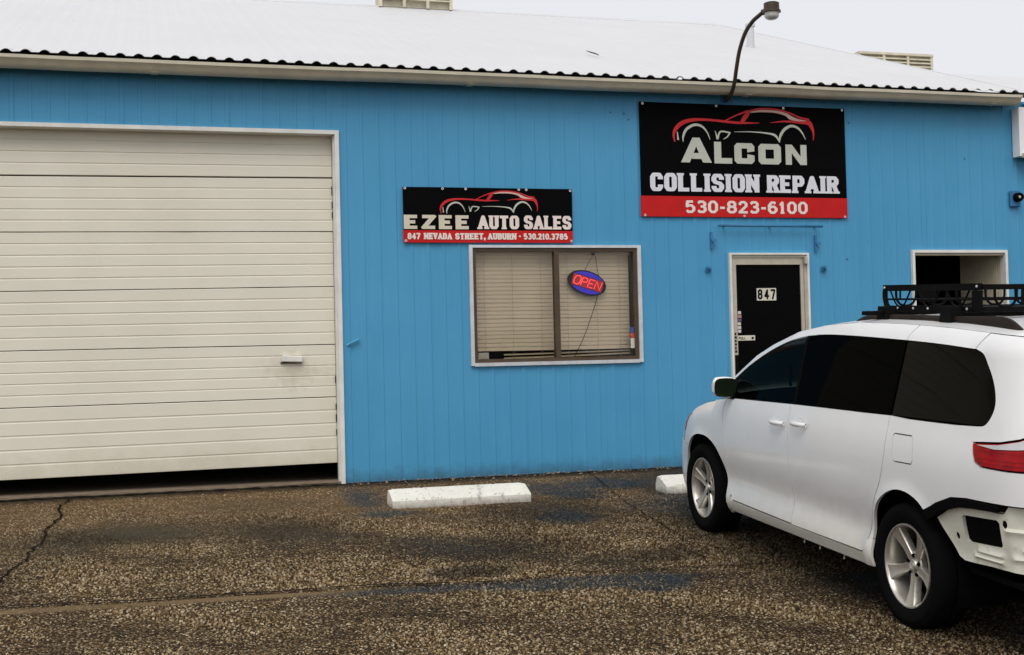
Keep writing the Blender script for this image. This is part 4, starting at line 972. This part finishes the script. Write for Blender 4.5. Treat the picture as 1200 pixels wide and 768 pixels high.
        mb = MB(); P = [S(p.x, p.y, e) for p in ov]; mb.add(P, fs)
        cnt = {}
        for f in fs:
            for a, b in ((f[0], f[1]), (f[1], f[2]), (f[2], f[0])):
                k = (min(a, b), max(a, b)); cnt[k] = cnt.get(k, []) + [(a, b)]
        inn = {}
        for k, l in cnt.items():
            if len(l) == 1 and fl:
                for i in k:
                    if i not in inn: inn[i] = len(mb.v); mb.v.append(tuple(S(ov[i].x, ov[i].y, e + fl)))
                a, b = l[0]; mb.f.append((b, a, inn[a], inn[b])); mb.mi.append(mb.cur)
        return mb
    def mirror(mb):
        q = MB(); q.add([(v[0], -v[1], v[2]) for v in mb.v], [tuple(reversed(f)) for f in mb.f]); q.mi = list(mb.mi); return q
    def both(name, mb, mat, parent=V, right=True, smooth=32):
        a = obj(name, mb, mat, parent, smooth=smooth, fix=True); b = obj(name, mirror(mb), mat, parent, smooth=smooth, fix=True) if right else None
        return a, b
    cv = lambda pts, per=6: [Vector((p.x, p.y)) for p in catmull([(a, b, 0) for a, b in pts], per)]
    def arc(cx, cz, r, a0, a1, n=22): return [Vector((cx + r * math.cos(math.radians(a0 + (a1 - a0) * k / n)), cz + r * math.sin(math.radians(a0 + (a1 - a0) * k / n)))) for k in range(n + 1)]
    belt = lambda u: lerp([-.65, -.32, .19, 1.30, 1.80, 2.35, 2.75], [1.200, 1.19, 1.18, 1.15, 1.132, 1.112, 1.098], u)
    gtop = cv([(2.74, 1.10), (2.50, 1.225), (2.21, 1.372), (1.88, 1.500), (1.56, 1.578), (1.23, 1.612), (.78, 1.618), (.16, 1.610), (-.20, 1.600), (-.50, 1.585)])
    gt = lambda u: lerp([p.x for p in gtop][::-1], [p.y for p in gtop][::-1], u)
    V2 = lambda *a: [Vector(p) for p in a]
    # ---- doors and body sides
    archR = cv([(.342, .272), (.350, .36), (.352, .47), (.330, .57), (.268, .66), (.185, .722), (.09, .762), (.0, .774), (-.09, .765), (-.17, .738), (-.228, .700)], 4)
    archF = cv([(3.445, .215), (3.448, .38), (3.432, .50), (3.375, .61), (3.27, .70), (3.14, .757), (3.0, .776), (2.86, .766), (2.73, .716), (2.63, .632), (2.562, .52), (2.522, .40), (2.508, .236)], 4)
    seamF = V2((2.50, 1.106), (2.555, 1.02), (2.545, .89), (2.505, .70), (2.468, .50), (2.425, .385)); seamB = V2((1.445, 1.145), (1.44, .88), (1.43, .65), (1.41, .45), (1.40, .345))
    seamR = V2((.185, 1.182), (.19, .97), (.235, .80), (.32, .65), (.375, .50), (.41, .36))
    seamF, seamB, seamR = [cv([tuple(p) for p in s], 4) for s in (seamF, seamB, seamR)]
    fd = seamF + V2((2.40, .352)) + list(reversed(seamB)) + [Vector((u, belt(u))) for u in (1.7, 2.0, 2.3)]
    sdoor = seamB + V2((1.39, .34), (.45, .345)) + list(reversed(seamR)) + [Vector((u, belt(u))) for u in (.5, .8, 1.1)]
    dl, dr = both('front_door', panel_mb(fd), M['paint']); sl, sr = both('sliding_door', panel_mb(sdoor), M['paint'])
    def handle(x0, x1, z):
        mb = MB(); rows = []
        for i in range(13):
            t = i / 12; x = x0 + (x1 - x0) * t; o_ = .012 + .030 * math.sin(math.pi * t) ** .5; hh = .013 + .004 * math.sin(math.pi * t)
            rows.append([S(x, z + math.sin(a) * hh, -o_ - math.cos(a) * .009) for a in [2 * math.pi * k / 8 for k in range(9)]])
        mb.grid(rows)
        cup = MB(); rows = []
        for i in range(9):
            a = 2 * math.pi * i / 8; rows.append([S((x0 + x1) / 2 + math.cos(a) * (x1 - x0) * .33 * s_, z + .004 + math.sin(a) * .034 * s_, -.0015 + (1 - s_) * .012) for s_ in (1, .75, .4, .02)])
        cup.grid(rows); return mb, cup
    for (x0, x1, z), (pl, pr) in (((1.48, 1.68, 1.008), (dl, dr)), ((1.16, 1.37, 1.028), (sl, sr))):
        hmb, cup = handle(x0, x1, z)
        for k, (par, fn) in enumerate(((pl, lambda q: q), (pr, mirror))):
            obj('door_handle', fn(hmb), M['paint'], par, smooth=60); obj('handle_cup', fn(cup), M['paint'], par, smooth=60)
    # rocker below the doors
    sill = V2((2.425, .37), (2.40, .347), (1.40, .340), (.45, .340), (.418, .37), (.405, .425), (.353, .435), (.350, .36), (.342, .272), (1.4, .268), (2.45, .262), (2.458, .30))
    both('sill_panel', panel_mb(sill, gap=.002), M['paint'])
    # quarter panel with wheel arch, tail lamp notch and cut lower edge (bumper cover gone)
    gl_rear = cv([(-.50, 1.585), (-.575, 1.560), (-.625, 1.51), (-.675, 1.45), (-.715, 1.38), (-.735, 1.31), (-.722, 1.25), (-.685, 1.207), (-.62, 1.197)], 4)
    quarter = [Vector(p) for p in reversed(seamR)]
    quarter = V2((.3535, .438)) + quarter + [Vector((u, belt(u) - .006)) for u in (.0, -.2, -.45)] + list(reversed(gl_rear[:]))
    quarter += [Vector((u, zt(u) - 0)) for u in (-.55, -.7, -.84, -.95)]
    quarter += cv([(-1.02, 1.60), (-1.10, 1.50), (-1.15, 1.40), (-1.175, 1.30), (-1.18, 1.225)], 4)
    quarter += V2((-1.06, 1.195), (-.95, 1.155), (-.82, 1.130), (-.68, 1.118), (-.625, 1.112), (-.640, 1.06), (-.66, 1.02), (-.71, .998), (-.9, .996), (-1.17, 1.0), (-1.17, .826), (-.84, .824), (-.60, .820), (-.47, .806), (-.333, .755))
    quarter += [p for p in reversed(archR) if p.x < .353 and (p.y > .445 or p.x < 0)]
    fuel = V2((.112, 1.068), (.10, 1.085), (-.075, 1.088), (-.092, 1.075), (-.108, .955), (-.095, .935), (.085, .930), (.10, .945))
    # top of quarter ring needs the strip above the glass: separate roof side rail
    both('quarter_panel', panel_mb(quarter, holes=[fuel], grid=.04), M['paint'])
    obj('fuel_door', panel_mb(fuel, gap=.003), M['paint'], V, smooth=32)
    rail1 = [p for p in gtop if p.x >= .165] + V2((.162, 1.610)) + V2((.150, 1.655), (.125, zt(.125))) + [Vector((u, zt(u))) for u in (.3, .5, .8, 1.05, 1.26, 1.45, 1.62, 1.8, 1.98, 2.1, 2.23, 2.4, 2.55, 2.7)] + V2((2.80, 1.115), (2.78, 1.09))
    rail2 = V2((.162, 1.610)) + [p for p in gtop if p.x < .16] + [Vector((u, zt(u))) for u in (-.545, -.4, -.2, 0, .12)] + V2((.147, 1.655))
    both('roof_side', panel_mb(rail1, gap=.0015), M['paint']); both('roof_side', panel_mb(rail2, gap=.0015), M['paint'])
    # front fender, bumper, lamps
    fend = [Vector(p) for p in reversed(seamF)] + [Vector((u, zhood(u))) for u in (2.62, 2.8, 3.0, 3.2, 3.3)] + V2((3.40, .84), (3.46, .74), (3.50, .66), (3.33, .652)) + [p for p in archF if p.x < 3.32] + V2((2.475, .236), (2.455, .30), (2.440, .375))
    both('front_fender', panel_mb(fend), M['paint'])
    hl = V2((3.31, .932), (3.6, .872), (3.9, .815), (4.02, .76), (3.95, .71), (3.7, .695), (3.52, .67), (3.47, .745), (3.41, .845))
    both('headlight', panel_mb(hl, gap=.003), M['tailclear'])
    both('side_marker', panel_mb(V2((3.30, .925), (3.42, .90), (3.47, .80), (3.45, .77), (3.40, .84)), e=-.006, gap=0), M['amber'])
    bump = V2((3.332, .649)) + [p for p in reversed(archF) if p.x > 3.34 and p.y < .645][::1]
    bump = [Vector((p.x, p.y)) for p in bump] + V2((3.45, .215), (3.8, .205), (4.2, .20), (U1 + .0045, .20), (U1 + .0045, .60), (4.4, .60), (4.1, .665), (3.95, .70), (3.7, .688), (3.52, .662))
    both('front_bumper', panel_mb(bump, gap=.002, grid=.05), M['paint'])
    both('front_grille', panel_mb(V2((U1 + .0045, .605), (U1 + .0045, .735), (4.35, .765), (4.06, .765), (3.97, .70), (4.12, .67), (4.4, .605)), e=.02), M['vblack'])
    # glass
    gF = [p for p in gtop if p.x >= 1.425] ; gF = gF + V2((1.42, gt(1.42))) + [Vector((u, belt(u))) for u in (1.42, 1.7, 2.0, 2.35, 2.70)]
    both('front_window', panel_mb(gF, e=.006, gap=.004), M['autoglass'])
    gS = V2((1.395, gt(1.395))) + [p for p in gtop if .175 < p.x < 1.39] + V2((.175, gt(.175))) + [Vector((u, belt(u))) for u in (.195, .5, .9, 1.395)]
    both('sliding_door_window', panel_mb(gS, e=.006, gap=.002), M['tint'])
    both('window_divider', panel_mb(V2((1.425, gt(1.425)), (1.39, gt(1.39)), (1.39, belt(1.39)), (1.425, belt(1.425))), e=.004, gap=0), M['vblack'])
    gQ = V2((.158, gt(.158))) + [p for p in gtop if p.x < .15] + gl_rear[1:] + [Vector((u, belt(u))) for u in (-.45, -.2, 0, .178)]
    both('quarter_window', panel_mb(gQ, e=.006, gap=.003), M['tintlite'])
    both('window_surround', panel_mb(gF, e=.012, gap=-.004, fl=0), M['vblack']) if False else None
    # tail lamps
    tl = V2((-.628, 1.109), (-.68, 1.114), (-.82, 1.125), (-.95, 1.150), (-1.06, 1.190), (-1.30, 1.225), (-1.38, 1.18), (-1.38, 1.01), (-1.17, 1.006), (-.9, 1.001), (-.712, 1.003), (-.665, 1.024), (-.645, 1.06))
    ta, tb_ = both('tail_light', panel_mb(tl, e=-.004, gap=.002), M['tailred'])
    cl = V2((-.66, 1.106), (-.82, 1.120), (-.95, 1.146), (-1.06, 1.186), (-1.30, 1.222), (-1.34, 1.16), (-1.12, 1.125), (-.95, 1.105), (-.8, 1.095))
    cmb = panel_mb(cl, e=-.009, gap=.001, fl=.008); obj('clear_lens', cmb, M['tailclear'], ta, smooth=32); obj('clear_lens', mirror(cmb), M['tailclear'], tb_, smooth=32)
    for z in (1.085, 1.045, 1.025):
        q = panel_mb(V2((-.67, z), (-1.3, z + .012), (-1.3, z + .006), (-.67, z - .005)), e=-.0065, gap=0, fl=.004); obj('lens_rib', q, M['tailred'], ta, smooth=32); obj('lens_rib', mirror(q), M['tailred'], tb_, smooth=32)
    # tailgate with glass, frame behind the missing bumper cover
    both('tailgate', panel_mb(V2((-1.185, 1.225), (-1.395, 1.23), (-1.395, 1.0), (-1.19, .995), (-1.19, .826), (U0 - .0045, .826), (U0 - .0045, 1.635), (-1.25, 1.635), (-1.0, 1.635), (-1.04, 1.60), (-1.115, 1.50), (-1.165, 1.40)), gap=.003, holes=[V2((-1.23, 1.56), (-1.9, 1.57), (-1.95, 1.25), (-1.42, 1.25), (-1.22, 1.29), (-1.19, 1.42))]), M['paint'])
    both('rear_window', panel_mb(V2((-1.23, 1.56), (U0 - .0045, 1.57), (U0 - .0045, 1.25), (-1.42, 1.25), (-1.22, 1.29), (-1.19, 1.42)), e=.004), M['tint'])
    # black retainer strip + exposed cream metal under it (left and right)
    strip = V2((-.225, .700), (-.333, .752), (-.47, .802), (-.60, .817), (-.835, .819), (-.850, .805), (-.838, .787), (-.66, .778), (-.514, .763), (-.402, .729), (-.333, .692), (-.27, .655))
    both('bumper_retainer', panel_mb(strip, e=-.012, gap=0, fl=.05), M['vblack'])
    vent = V2((-.519, .712), (-.535, .724), (-.795, .738), (-.815, .725), (-.823, .612), (-.808, .597), (-.548, .583), (-.529, .596))
    def disc(cx, cz, r, n=10): return [Vector((cx + r * math.cos(2 * math.pi * k / n), cz + r * 1.2 * math.sin(2 * math.pi * k / n))) for k in range(n)]
    hol = [disc(-.461, .602, .016), disc(-.852, .725, .018)]
    inner = V2((-.290, .688), (-.339, .717), (-.43, .742), (-.52, .760), (-.66, .772), (-.85, .775), (-.88, .815), (-1.2, .815), (-1.3, .45), (-1.06, .456), (-.97, .482), (-.85, .487), (-.73, .487), (-.562, .479), (-.50, .478), (-.455, .492))
    def prime_e(mb, e0):
        for i, (x, y, z) in enumerate(mb.v):
            a = 0
            for zr, x0, x1 in ((.556, -.60, -.835), (.522, -.57, -.83), (.69, -.83, -.96), (.558, -.85, -.98), (.60, -.90, -1.02)):
                if x1 < x < x0: a += .016 * math.exp(-((z - zr) / .011) ** 2) * min(1, (x0 - x) / .03, (x - x1) / .03)
            k = sstep(-.86, -.93, x); a -= .018 * k
            s_ = 1 if y > 0 else -1; mb.v[i] = (x, y + s_ * a, z)
        return mb
    pa = both('exposed_rear_panel', prime_e(panel_mb(inner, e=.030, gap=0, fl=.03, holes=[vent] + hol, step=.018, grid=.018), 0), M['prime'])
    both('vent_flap', panel_mb(vent, e=.050, gap=-.012, fl=0), M['vblack'])
    for i in range(0): both('vent_rib', panel_mb(V2((-.618, .715 - .024 * i), (-.82, .703 - .024 * i), (-.82, .697 - .024 * i), (-.618, .709 - .024 * i)), e=.040, gap=0, fl=.012), M['black'])
    for hh in hol: both('bolt_hole', panel_mb(hh, e=.034, gap=-.002, fl=0), M['vblack'])
    both('inner_backing', panel_mb(V2((-.34, .69), (-.52, .75), (-1.0, .78), (-1.0, .49), (-.60, .49), (-.48, .50)), e=.066, gap=0, fl=0), M['vblack'])
    # roof and hood, cross grids between mirrored edges
    def cross(ulist, zf, crown, ny=18, yl=None):
        rows = []
        for u in ulist:
            E = S(u, zf(u)); c_ = crown(u); row = []
            for j in range(ny + 1):
                t = -1 + 2 * j / ny; row.append(Vector((E.x, E.y * t, E.z + c_ * (1 - t * t) * (1 + .25 * t * t))))
            rows.append(row)
        return rows
    ul = [U0 + .02, -1.9, -1.7, -1.5, -1.35, -1.2, -1.1, -1.0, -.9, -.8, -.65, -.5] + [-.3 + .15 * i for i in range(11)] + [1.3]
    rr_ = cross(ul, zt, lambda u: .048 * sstep(-1.9, -.6, u) + .004)
    obj('roof_panel', MB().grid(rr_), M['paint'], V, smooth=True)
    def wsrow(u0, u1, n, k):
        rows = []
        for i in range(n + 1):
            u = u0 + (u1 - u0) * i / n; E = S(u, zt(u)); bulge = .052 + .05 * math.sin(math.pi * min(1, i / n * .55)); row = []
            for j in range(19):
                t = -1 + 2 * j / 18; row.append(Vector((E.x + (1 - t * t) * bulge * 1.9 * (i / n), E.y * t * k, E.z + (1 - t * t) * bulge * (1 - .55 * i / n))))
            rows.append(row)
        return rows
    obj('windscreen', MB().grid(wsrow(1.302, 2.86, 12, .985)), M['autoglass'], V, smooth=True)
    uh = [2.62 + .14 * i for i in range(12)] + [4.25, 4.4, 4.55, 4.7, U1 - .01]
    obj('hood', MB().grid(cross(uh, zhood, lambda u: .065 * sstep(U1 + .1, 3.2, u) + .004)), M['paint'], V, smooth=True)
    obj('cowl', MB().grid([[Vector((2.66, y, 1.06)) for y in (-.70, 0, .70)], [Vector((2.94, y, 1.02)) for y in (-.70, 0, .70)]]), M['vblack'], V)
    # black inner shell that backs the panel gaps; closed underbody and arch liners
    rows = []
    uu = [U0 + (U1 - U0) * i / 90 for i in range(91)]; mb = MB(); zs = [.26, .40, .52, .64, .76, .88, 1.0, 1.08]
    for a, b in zip(uu[:-1], uu[1:]):
        for c_, d_ in zip(zs[:-1], zs[1:]):
            mu, mz = (a + b) / 2, (c_ + d_) / 2
            if min(math.hypot(mu - ax, mz - .355) for ax in (0, WB)) < .47 or (mu < -.30 and mz < .84) or (mu > 2.45 and d_ > zhood(mu) - .05): continue
            mb.add([S(p, q, .035) for p, q in ((a, c_), (b, c_), (b, d_), (a, d_))], [(0, 1, 2, 3)])
    for a, b in zip(uu[:-1], uu[1:]):
        mu = (a + b) / 2
        if mu < 1.35 and mu > -1.9:
            for c_, d_ in ((1.08, 1.3), (1.3, 1.5), (1.5, 1.62)):
                if d_ <= zt(mu): mb.add([S(p, q, .04) for p, q in ((a, c_), (b, c_), (b, d_), (a, d_))], [(0, 1, 2, 3)])
    two = MB(); two.add(mb.v, mb.f); mm_ = mirror(mb); two.add(mm_.v, mm_.f); obj('inner_shell', two, M['vblack'], V, fix=False)
    ub = MB()
    ub.box(.46, 2.58, -.86, .86, .235, .26); ub.box(-.95, 3.85, -.60, .60, .24, .262); ub.box(3.48, 3.8, -.7, .7, .22, .26)
    ub.box(-1.0, -.45, -.84, .84, .40, .43); ub.box(-1.06, -.98, -.80, .80, .42, .78)
    obj('underbody', ub, M['vblack'], V)
    obj('crash_bar', MB().bev(-1.16, -1.06, -.78, .78, .48, .60, .015), M['prime'], V)
    for ax in (0, WB):
        n = 20
        for s_ in (1, -1):
            mb = MB(); rws = [[Vector((ax + .43 * math.cos(math.pi * (-.12 + 1.24 * k / n)), s_ * y, .355 + .43 * math.sin(math.pi * (-.12 + 1.24 * k / n)))) for k in range(n + 1)] for y in (.58, .80, .895)]
            mb.grid(rws); cen = Vector((ax, s_ * .58, .355)); mb.add([cen] + rws[0], [(0, k + 1, k + 2) for k in range(n)])
            obj('wheel_arch_liner', mb, M['vblack'], V)
        obj('axle_beam', MB().tube([(ax, -.75, .34), (ax, .75, .34)], .045, 8), M['vblack'], V)
    # wheels
    Rm, Ry = .236, .352
    tyre_p = [(.235, -.095), (.255, -.108), (.30, -.117), (.335, -.110), (.349, -.092), (.352, -.05), (.345, -.048), (.345, -.040), (.353, -.038), (.353, -.002), (.346, 0), (.346, .008), (.353, .010), (.352, .05), (.349, .092), (.335, .110), (.318, .1125), (.316, .115), (.30, .117), (.255, .108), (.235, .095), (.228, .08), (.228, -.08)]
    tyre_me = MB().lathe(tyre_p, 56, Matrix.Rotation(-math.pi / 2, 4, 'X'), closed=True)
    rim_p = [(.238, .096), (.236, .104), (.229, .104), (.222, .095), (.216, .075), (.210, .03), (.206, -.06), (.228, -.09)]
    rimb = MB().lathe(rim_p, 56, Matrix.Rotation(-math.pi / 2, 4, 'X'))
    spk = MB()
    for k in range(5):
        a = 2 * math.pi * k / 5 + .30; Mr = Matrix.Rotation(a, 4, 'Y')
        # spoke: outward along local X, width along Z, face towards +Y, slightly swept, concave centre ridge
        st = [(.040, .030, .058), (.075, .027, .062), (.11, .0275, .066), (.15, .032, .074), (.19, .041, .084), (.222, .052, .094)]
        rows = []
        for i, (r, w, y) in enumerate(st):
            sw = -.10 * (r - .04) ** 1.2
            rows.append([Mr @ Vector((r, y - .040, sw - w)), Mr @ Vector((r, y - .006, sw - w)), Mr @ Vector((r, y + .001, sw - w * .82)), Mr @ Vector((r, y - .004, sw)), Mr @ Vector((r, y + .001, sw + w * .82)), Mr @ Vector((r, y - .006, sw + w)), Mr @ Vector((r, y - .040, sw + w))])
        spk.grid(rows)
    hubp = [(0, .068), (.030, .067), (.034, .062), (.036, .054), (.070, .056), (.078, .050), (.080, .02), (.0, .02)]
    hub = MB().lathe(hubp, 30, Matrix.Rotation(-math.pi / 2, 4, 'X'))
    nuts = MB()
    for k in range(5):
        a = 2 * math.pi * k / 5 + .30 + math.pi / 5; T = Matrix.Translation((.056 * math.cos(a), .055, -.056 * math.sin(a))) @ Matrix.Rotation(-math.pi / 2, 4, 'X')
        nuts.lathe([(.0125, 0), (.0125, .006), (.009, .011), (0, .012)], 8, T)
    disc_b = MB().lathe([(.155, -.02), (.155, .0), (.07, .0), (.07, .03), (0, .03)], 28, Matrix.Rotation(-math.pi / 2, 4, 'X'))
    emb = MB()
    for rx, rz, cz in ((.024, .017, 0), (.0085, .0165, 0), (.016, .0075, .0085)): emb.tube([(rx * math.cos(2 * math.pi * k / 20), .0695, cz + rz * math.sin(2 * math.pi * k / 20)) for k in range(20)], .0018, 5, closed=True)
    proto = []
    for ax, s_, rot in ((0, 1, 0), (WB, 1, .45), (0, -1, .2), (WB, -1, .8)):
        h = holder('wheel', V); h.location = (ax, s_ * .848, .348); h.rotation_euler = (0, rot, 0) if s_ > 0 else (0, rot, math.pi)
        if not proto:
            for nm, mbq, mt, sm in (('tyre', tyre_me, 'rubber', 50), ('rim', rimb, 'rim', 40), ('spokes', spk, 'rim', 42), ('hub', hub, 'rim', 35), ('lug_nuts', nuts, 'vblack', False), ('brake_disc', disc_b, 'vblack', 40), ('hub_emblem', emb, 'bolt', 40)):
                proto.append(obj(nm, mbq, M[mt], h, smooth=sm))
        else:
            for o in proto:
                c_ = o.copy(); COL.objects.link(c_); c_.parent = h
    # mirrors
    def mirr():
        sec = []; 
        for i in range(9):
            t = i / 8; y = .93 + .178 * t; r = math.sin(math.pi * (.12 + .80 * t)) ** .5 if True else 1
            hh = .078 * (.72 + .28 * math.sin(math.pi * min(1, .25 + .6 * t))); dd = .085 * (1 - .35 * t)
            if i == 8: hh *= .62; dd *= .55
            zc = 1.185 + .012 * t; xc = 2.44 - .02 * t
            sec.append([Vector((xc + dd * (math.cos(a) if math.cos(a) > 0 else .35 * math.cos(a)), y, zc + hh * (abs(math.sin(a)) ** .7) * (1 if math.sin(a) > 0 else -1))) for a in [2 * math.pi * k / 16 for k in range(17)]])
        mb = MB().grid(sec); mb.add(sec[-1][:16], [tuple(range(16))]); mb.add(sec[0][:16], [tuple(range(15, -1, -1))])
        gl = MB(); pts = []
        for k in range(16):
            a = 2 * math.pi * k / 16; cy, sz = math.cos(a), math.sin(a)
            pts.append(Vector((2.392, 1.018 + .092 * (abs(cy) ** .55) * (1 if cy > 0 else -1), 1.190 + .071 * (abs(sz) ** .55) * (1 if sz > 0 else -1))))
        gl.add([Vector((2.392, 1.018, 1.190))] + pts, [(0, k + 1, (k + 1) % 16 + 1) for k in range(16)])
        arm = MB().box(2.38, 2.50, .90, .96, 1.10, 1.15)
        return mb, gl, arm
    mmb, mgl, marm = mirr()
    for fn, par in ((lambda q: q, dl), (mirror, dr)):
        mo = obj('wing_mirror', fn(mmb), M['paint'], V, smooth=50); obj('mirror_glass', fn(mgl), M['mirrorglass'], mo); obj('mirror_arm', fn(marm), M['vblack'], mo)
    # roof rails
    rail = [(1.16, 1.672, .012), (1.06, 1.705, .02), (.90, 1.724, .024), (.5, 1.728, .024), (0, 1.726, .024), (-.20, 1.722, .030), (-.36, 1.712, .044), (-.50, 1.692, .052), (-.60, 1.662, .040), (-.68, 1.632, .016)]
    rows = []
    for p in catmull([(x, z, w) for x, z, w in rail], 5):
        rows.append([Vector((p.x, .635 + .024 * math.cos(a) + .05 * (p.x < -.4) * (-.4 - p.x), p.y + p.z * math.sin(a))) for a in [2 * math.pi * k / 10 for k in range(11)]])
    rmb = MB().grid(rows); rmb.add(rows[0][:10], [tuple(range(10))]); rmb.add(rows[-1][:10], [tuple(range(9, -1, -1))]); both('roof_rail', rmb, M['railbrown'], smooth=50)
    for x in (1.0, .4, -.2): both('rail_foot', MB().box(x - .05, x + .05, .61, .655, 1.66, 1.712), M['railbrown'])
    # cabin seen through the front glass
    cab = MB().box(1.35, 2.9, -.80, .80, .45, .50); obj('cabin_floor', cab, M['vblack'], V)
    dash = MB().bev(2.35, 2.75, -.78, .78, .75, 1.06, .06); obj('dashboard', dash, M['vblack'], V)
    obj('cabin_light_block', MB().box(1.30, 1.34, -.78, .78, .5, 1.6), M['vblack'], V)  # added black board that stops daylight showing through the cabin
    for y in (.40, -.40):
        s_ = obj('front_seat', MB().bev(1.45, 1.95, y - .25, y + .25, .55, .78, .05).bev(1.42, 1.58, y - .25, y + .25, .78, 1.32, .06), M['seat'], V); obj('headrest', MB().bev(1.42, 1.53, y - .13, y + .13, 1.36, 1.54, .04), M['seat'], s_)
    th = MB(); T = Matrix.Translation((2.22, .40, 1.02)) @ Matrix.Rotation(math.radians(62), 4, 'Y'); th.tube([T @ Vector((.18 * math.cos(2 * math.pi * k / 20), .18 * math.sin(2 * math.pi * k / 20), 0)) for k in range(20)], .016, 6, closed=True); th.tube([T @ Vector((-.17, 0, 0)), T @ Vector((.17, 0, 0))], .015, 6); obj('steering_wheel', th, M['seat'], V, smooth=True)
    obj('window_tag', MB().box(1.60, 1.645, .868, .872, 1.25, 1.40), M['tagpale'], V)
    # loose clips under the sill
    for x in (1.28, 1.06, .74): obj('hanging_clip', MB().tube([(x, .93, .275), (x + .008, .935, .25), (x + .002, .938, .236)], .006, 5), M['clamp'], V)
    return V
M['mirrorglass'] = build_tint('dark_green_mirror', (.010, .018, .010), .2, .08)
VAN = van()
def basket(V):
    Bk = bpy.data.objects.new('roof_basket', None); COL.objects.link(Bk); Bk.matrix_world = V.matrix_world.copy(); ORG[Bk.name] = Vector((0, 0, 0))
    Bk.matrix_world = V.matrix_world @ Matrix.Translation((.35, 0, 1.72)); ORG[Bk.name] = Vector((.35, 0, 1.72))
    tag(Bk, 'black steel cargo basket on crossbars clamped to the minivan roof rails', 'roof rack')
    bk, yw = M['black'], .585; xa, xb = .875, -.165
    for x, l in ((.745, .80), (.045, .665)):
        obj('crossbar', MB().bev(x - .028, x + .028, -l, l, 1.745, 1.772, .006), bk, Bk)
        for s_ in (1, -1):
            y = s_ * .635; obj('clamp_tower', MB().prism([(x - .065, 1.715), (x + .065, 1.715), (x + .045, 1.80), (x - .04, 1.80)], y - .04, y + .04).box(x - .05, x + .05, y - .045, y + .045, 1.665, 1.714), bk, Bk)
            obj('clamp_hook', MB().box(x + .055, x + .085, y + s_ * .046 - .005, y + s_ * .046 + .005, 1.662, 1.716).box(x + .01, x + .088, y + s_ * .054 - .003, y + s_ * .054 + .003, 1.648, 1.664), M['clamp'], Bk)
    def sidep(y):
        p = holder('side_panel', Bk)
        obj('top_bar', MB().box(xb, xa, y - .006, y + .006, 1.893, 1.932), bk, p); obj('lower_bar', MB().box(xb + .02, xa - .05, y - .006, y + .006, 1.773, 1.803), bk, p)
        obj('middle_rod', MB().tube([(xb, y, 1.842), (xa, y, 1.842)], .006, 6), bk, p)
        c = [(xa - .015, 1.90), (xa - .015, 1.85), (xa - .03, 1.81), (xa - .06, 1.785)]
        obj('front_post', MB().tube([(a, y, b) for a, b in c], .017, 6), bk, p); obj('rear_post', MB().box(xb - .005, xb + .075, y - .008, y + .008, 1.775, 1.892), bk, p)
        for x in (.68, .36, .06):
            for sg in (1, -1): obj('brace_rod', MB().tube([(a, y, b) for a, b in catmull2([(x + sg * .115, 1.895), (x + sg * .065, 1.83), (x + sg * .03, 1.803), (x, 1.798)])], .0055, 6), bk, p)
            obj('brace_rod', MB().tube([(x, y, 1.895), (x, y, 1.842)], .006, 6), bk, p)
        s_ = 1 if y > 0 else -1
        for x, z in ((xa - .02, 1.915), (xb + .03, 1.915), (xa - .085, 1.788), (.70, 1.788), (.52, 1.788), (.36, 1.788), (.06, 1.788), (-.04, 1.788)): obj('bolt', MB().lathe([(0, .006), (.007, .005), (.008, 0)], 8, Matrix.Translation((x, y + s_ * .006, z)) @ Matrix.Rotation(-s_ * math.pi / 2, 4, 'X')), M['bolt'], p)
    def catmull2(pts): return [(q.x, q.y) for q in catmull([(a, b, 0) for a, b in pts], 4)]
    sidep(yw); sidep(-yw)
    for x, nm in ((xb, 'rear_panel'), (xa, 'front_panel')):
        p = holder(nm, Bk)
        obj('top_bar', MB().box(x - .008, x + .008, -yw + .008, yw - .008, 1.896, 1.926), bk, p); obj('lower_bar', MB().box(x - .008, x + .008, -yw + .008, yw - .008, 1.776, 1.800), bk, p)
        obj('middle_rod', MB().tube([(x, -yw, 1.842), (x, yw, 1.842)], .006, 6), bk, p)
        for y0, y1 in ((.50, .36), (.28, .14), (.07, -.07), (-.14, -.28), (-.36, -.50)):
            obj('brace_rod', MB().tube([(x, a, b) for a, b in catmull2([(y0, 1.9), (y0 - .004, 1.845), (y0 - .03, 1.81), ((y0 + y1) / 2, 1.80), (y1 + .03, 1.81), (y1 + .004, 1.845), (y1, 1.9)])], .008, 6), bk, p)
        obj('badge_plate', MB().box(x - .012, x - .008, .22, .34, 1.82, 1.90), bk, p)
    for y in [-.46 + .115 * i for i in range(9)]: obj('floor_bar', MB().tube([(xb, y, 1.787), (xa - .04, y, 1.787)], .009, 6), bk, Bk)
basket(VAN)
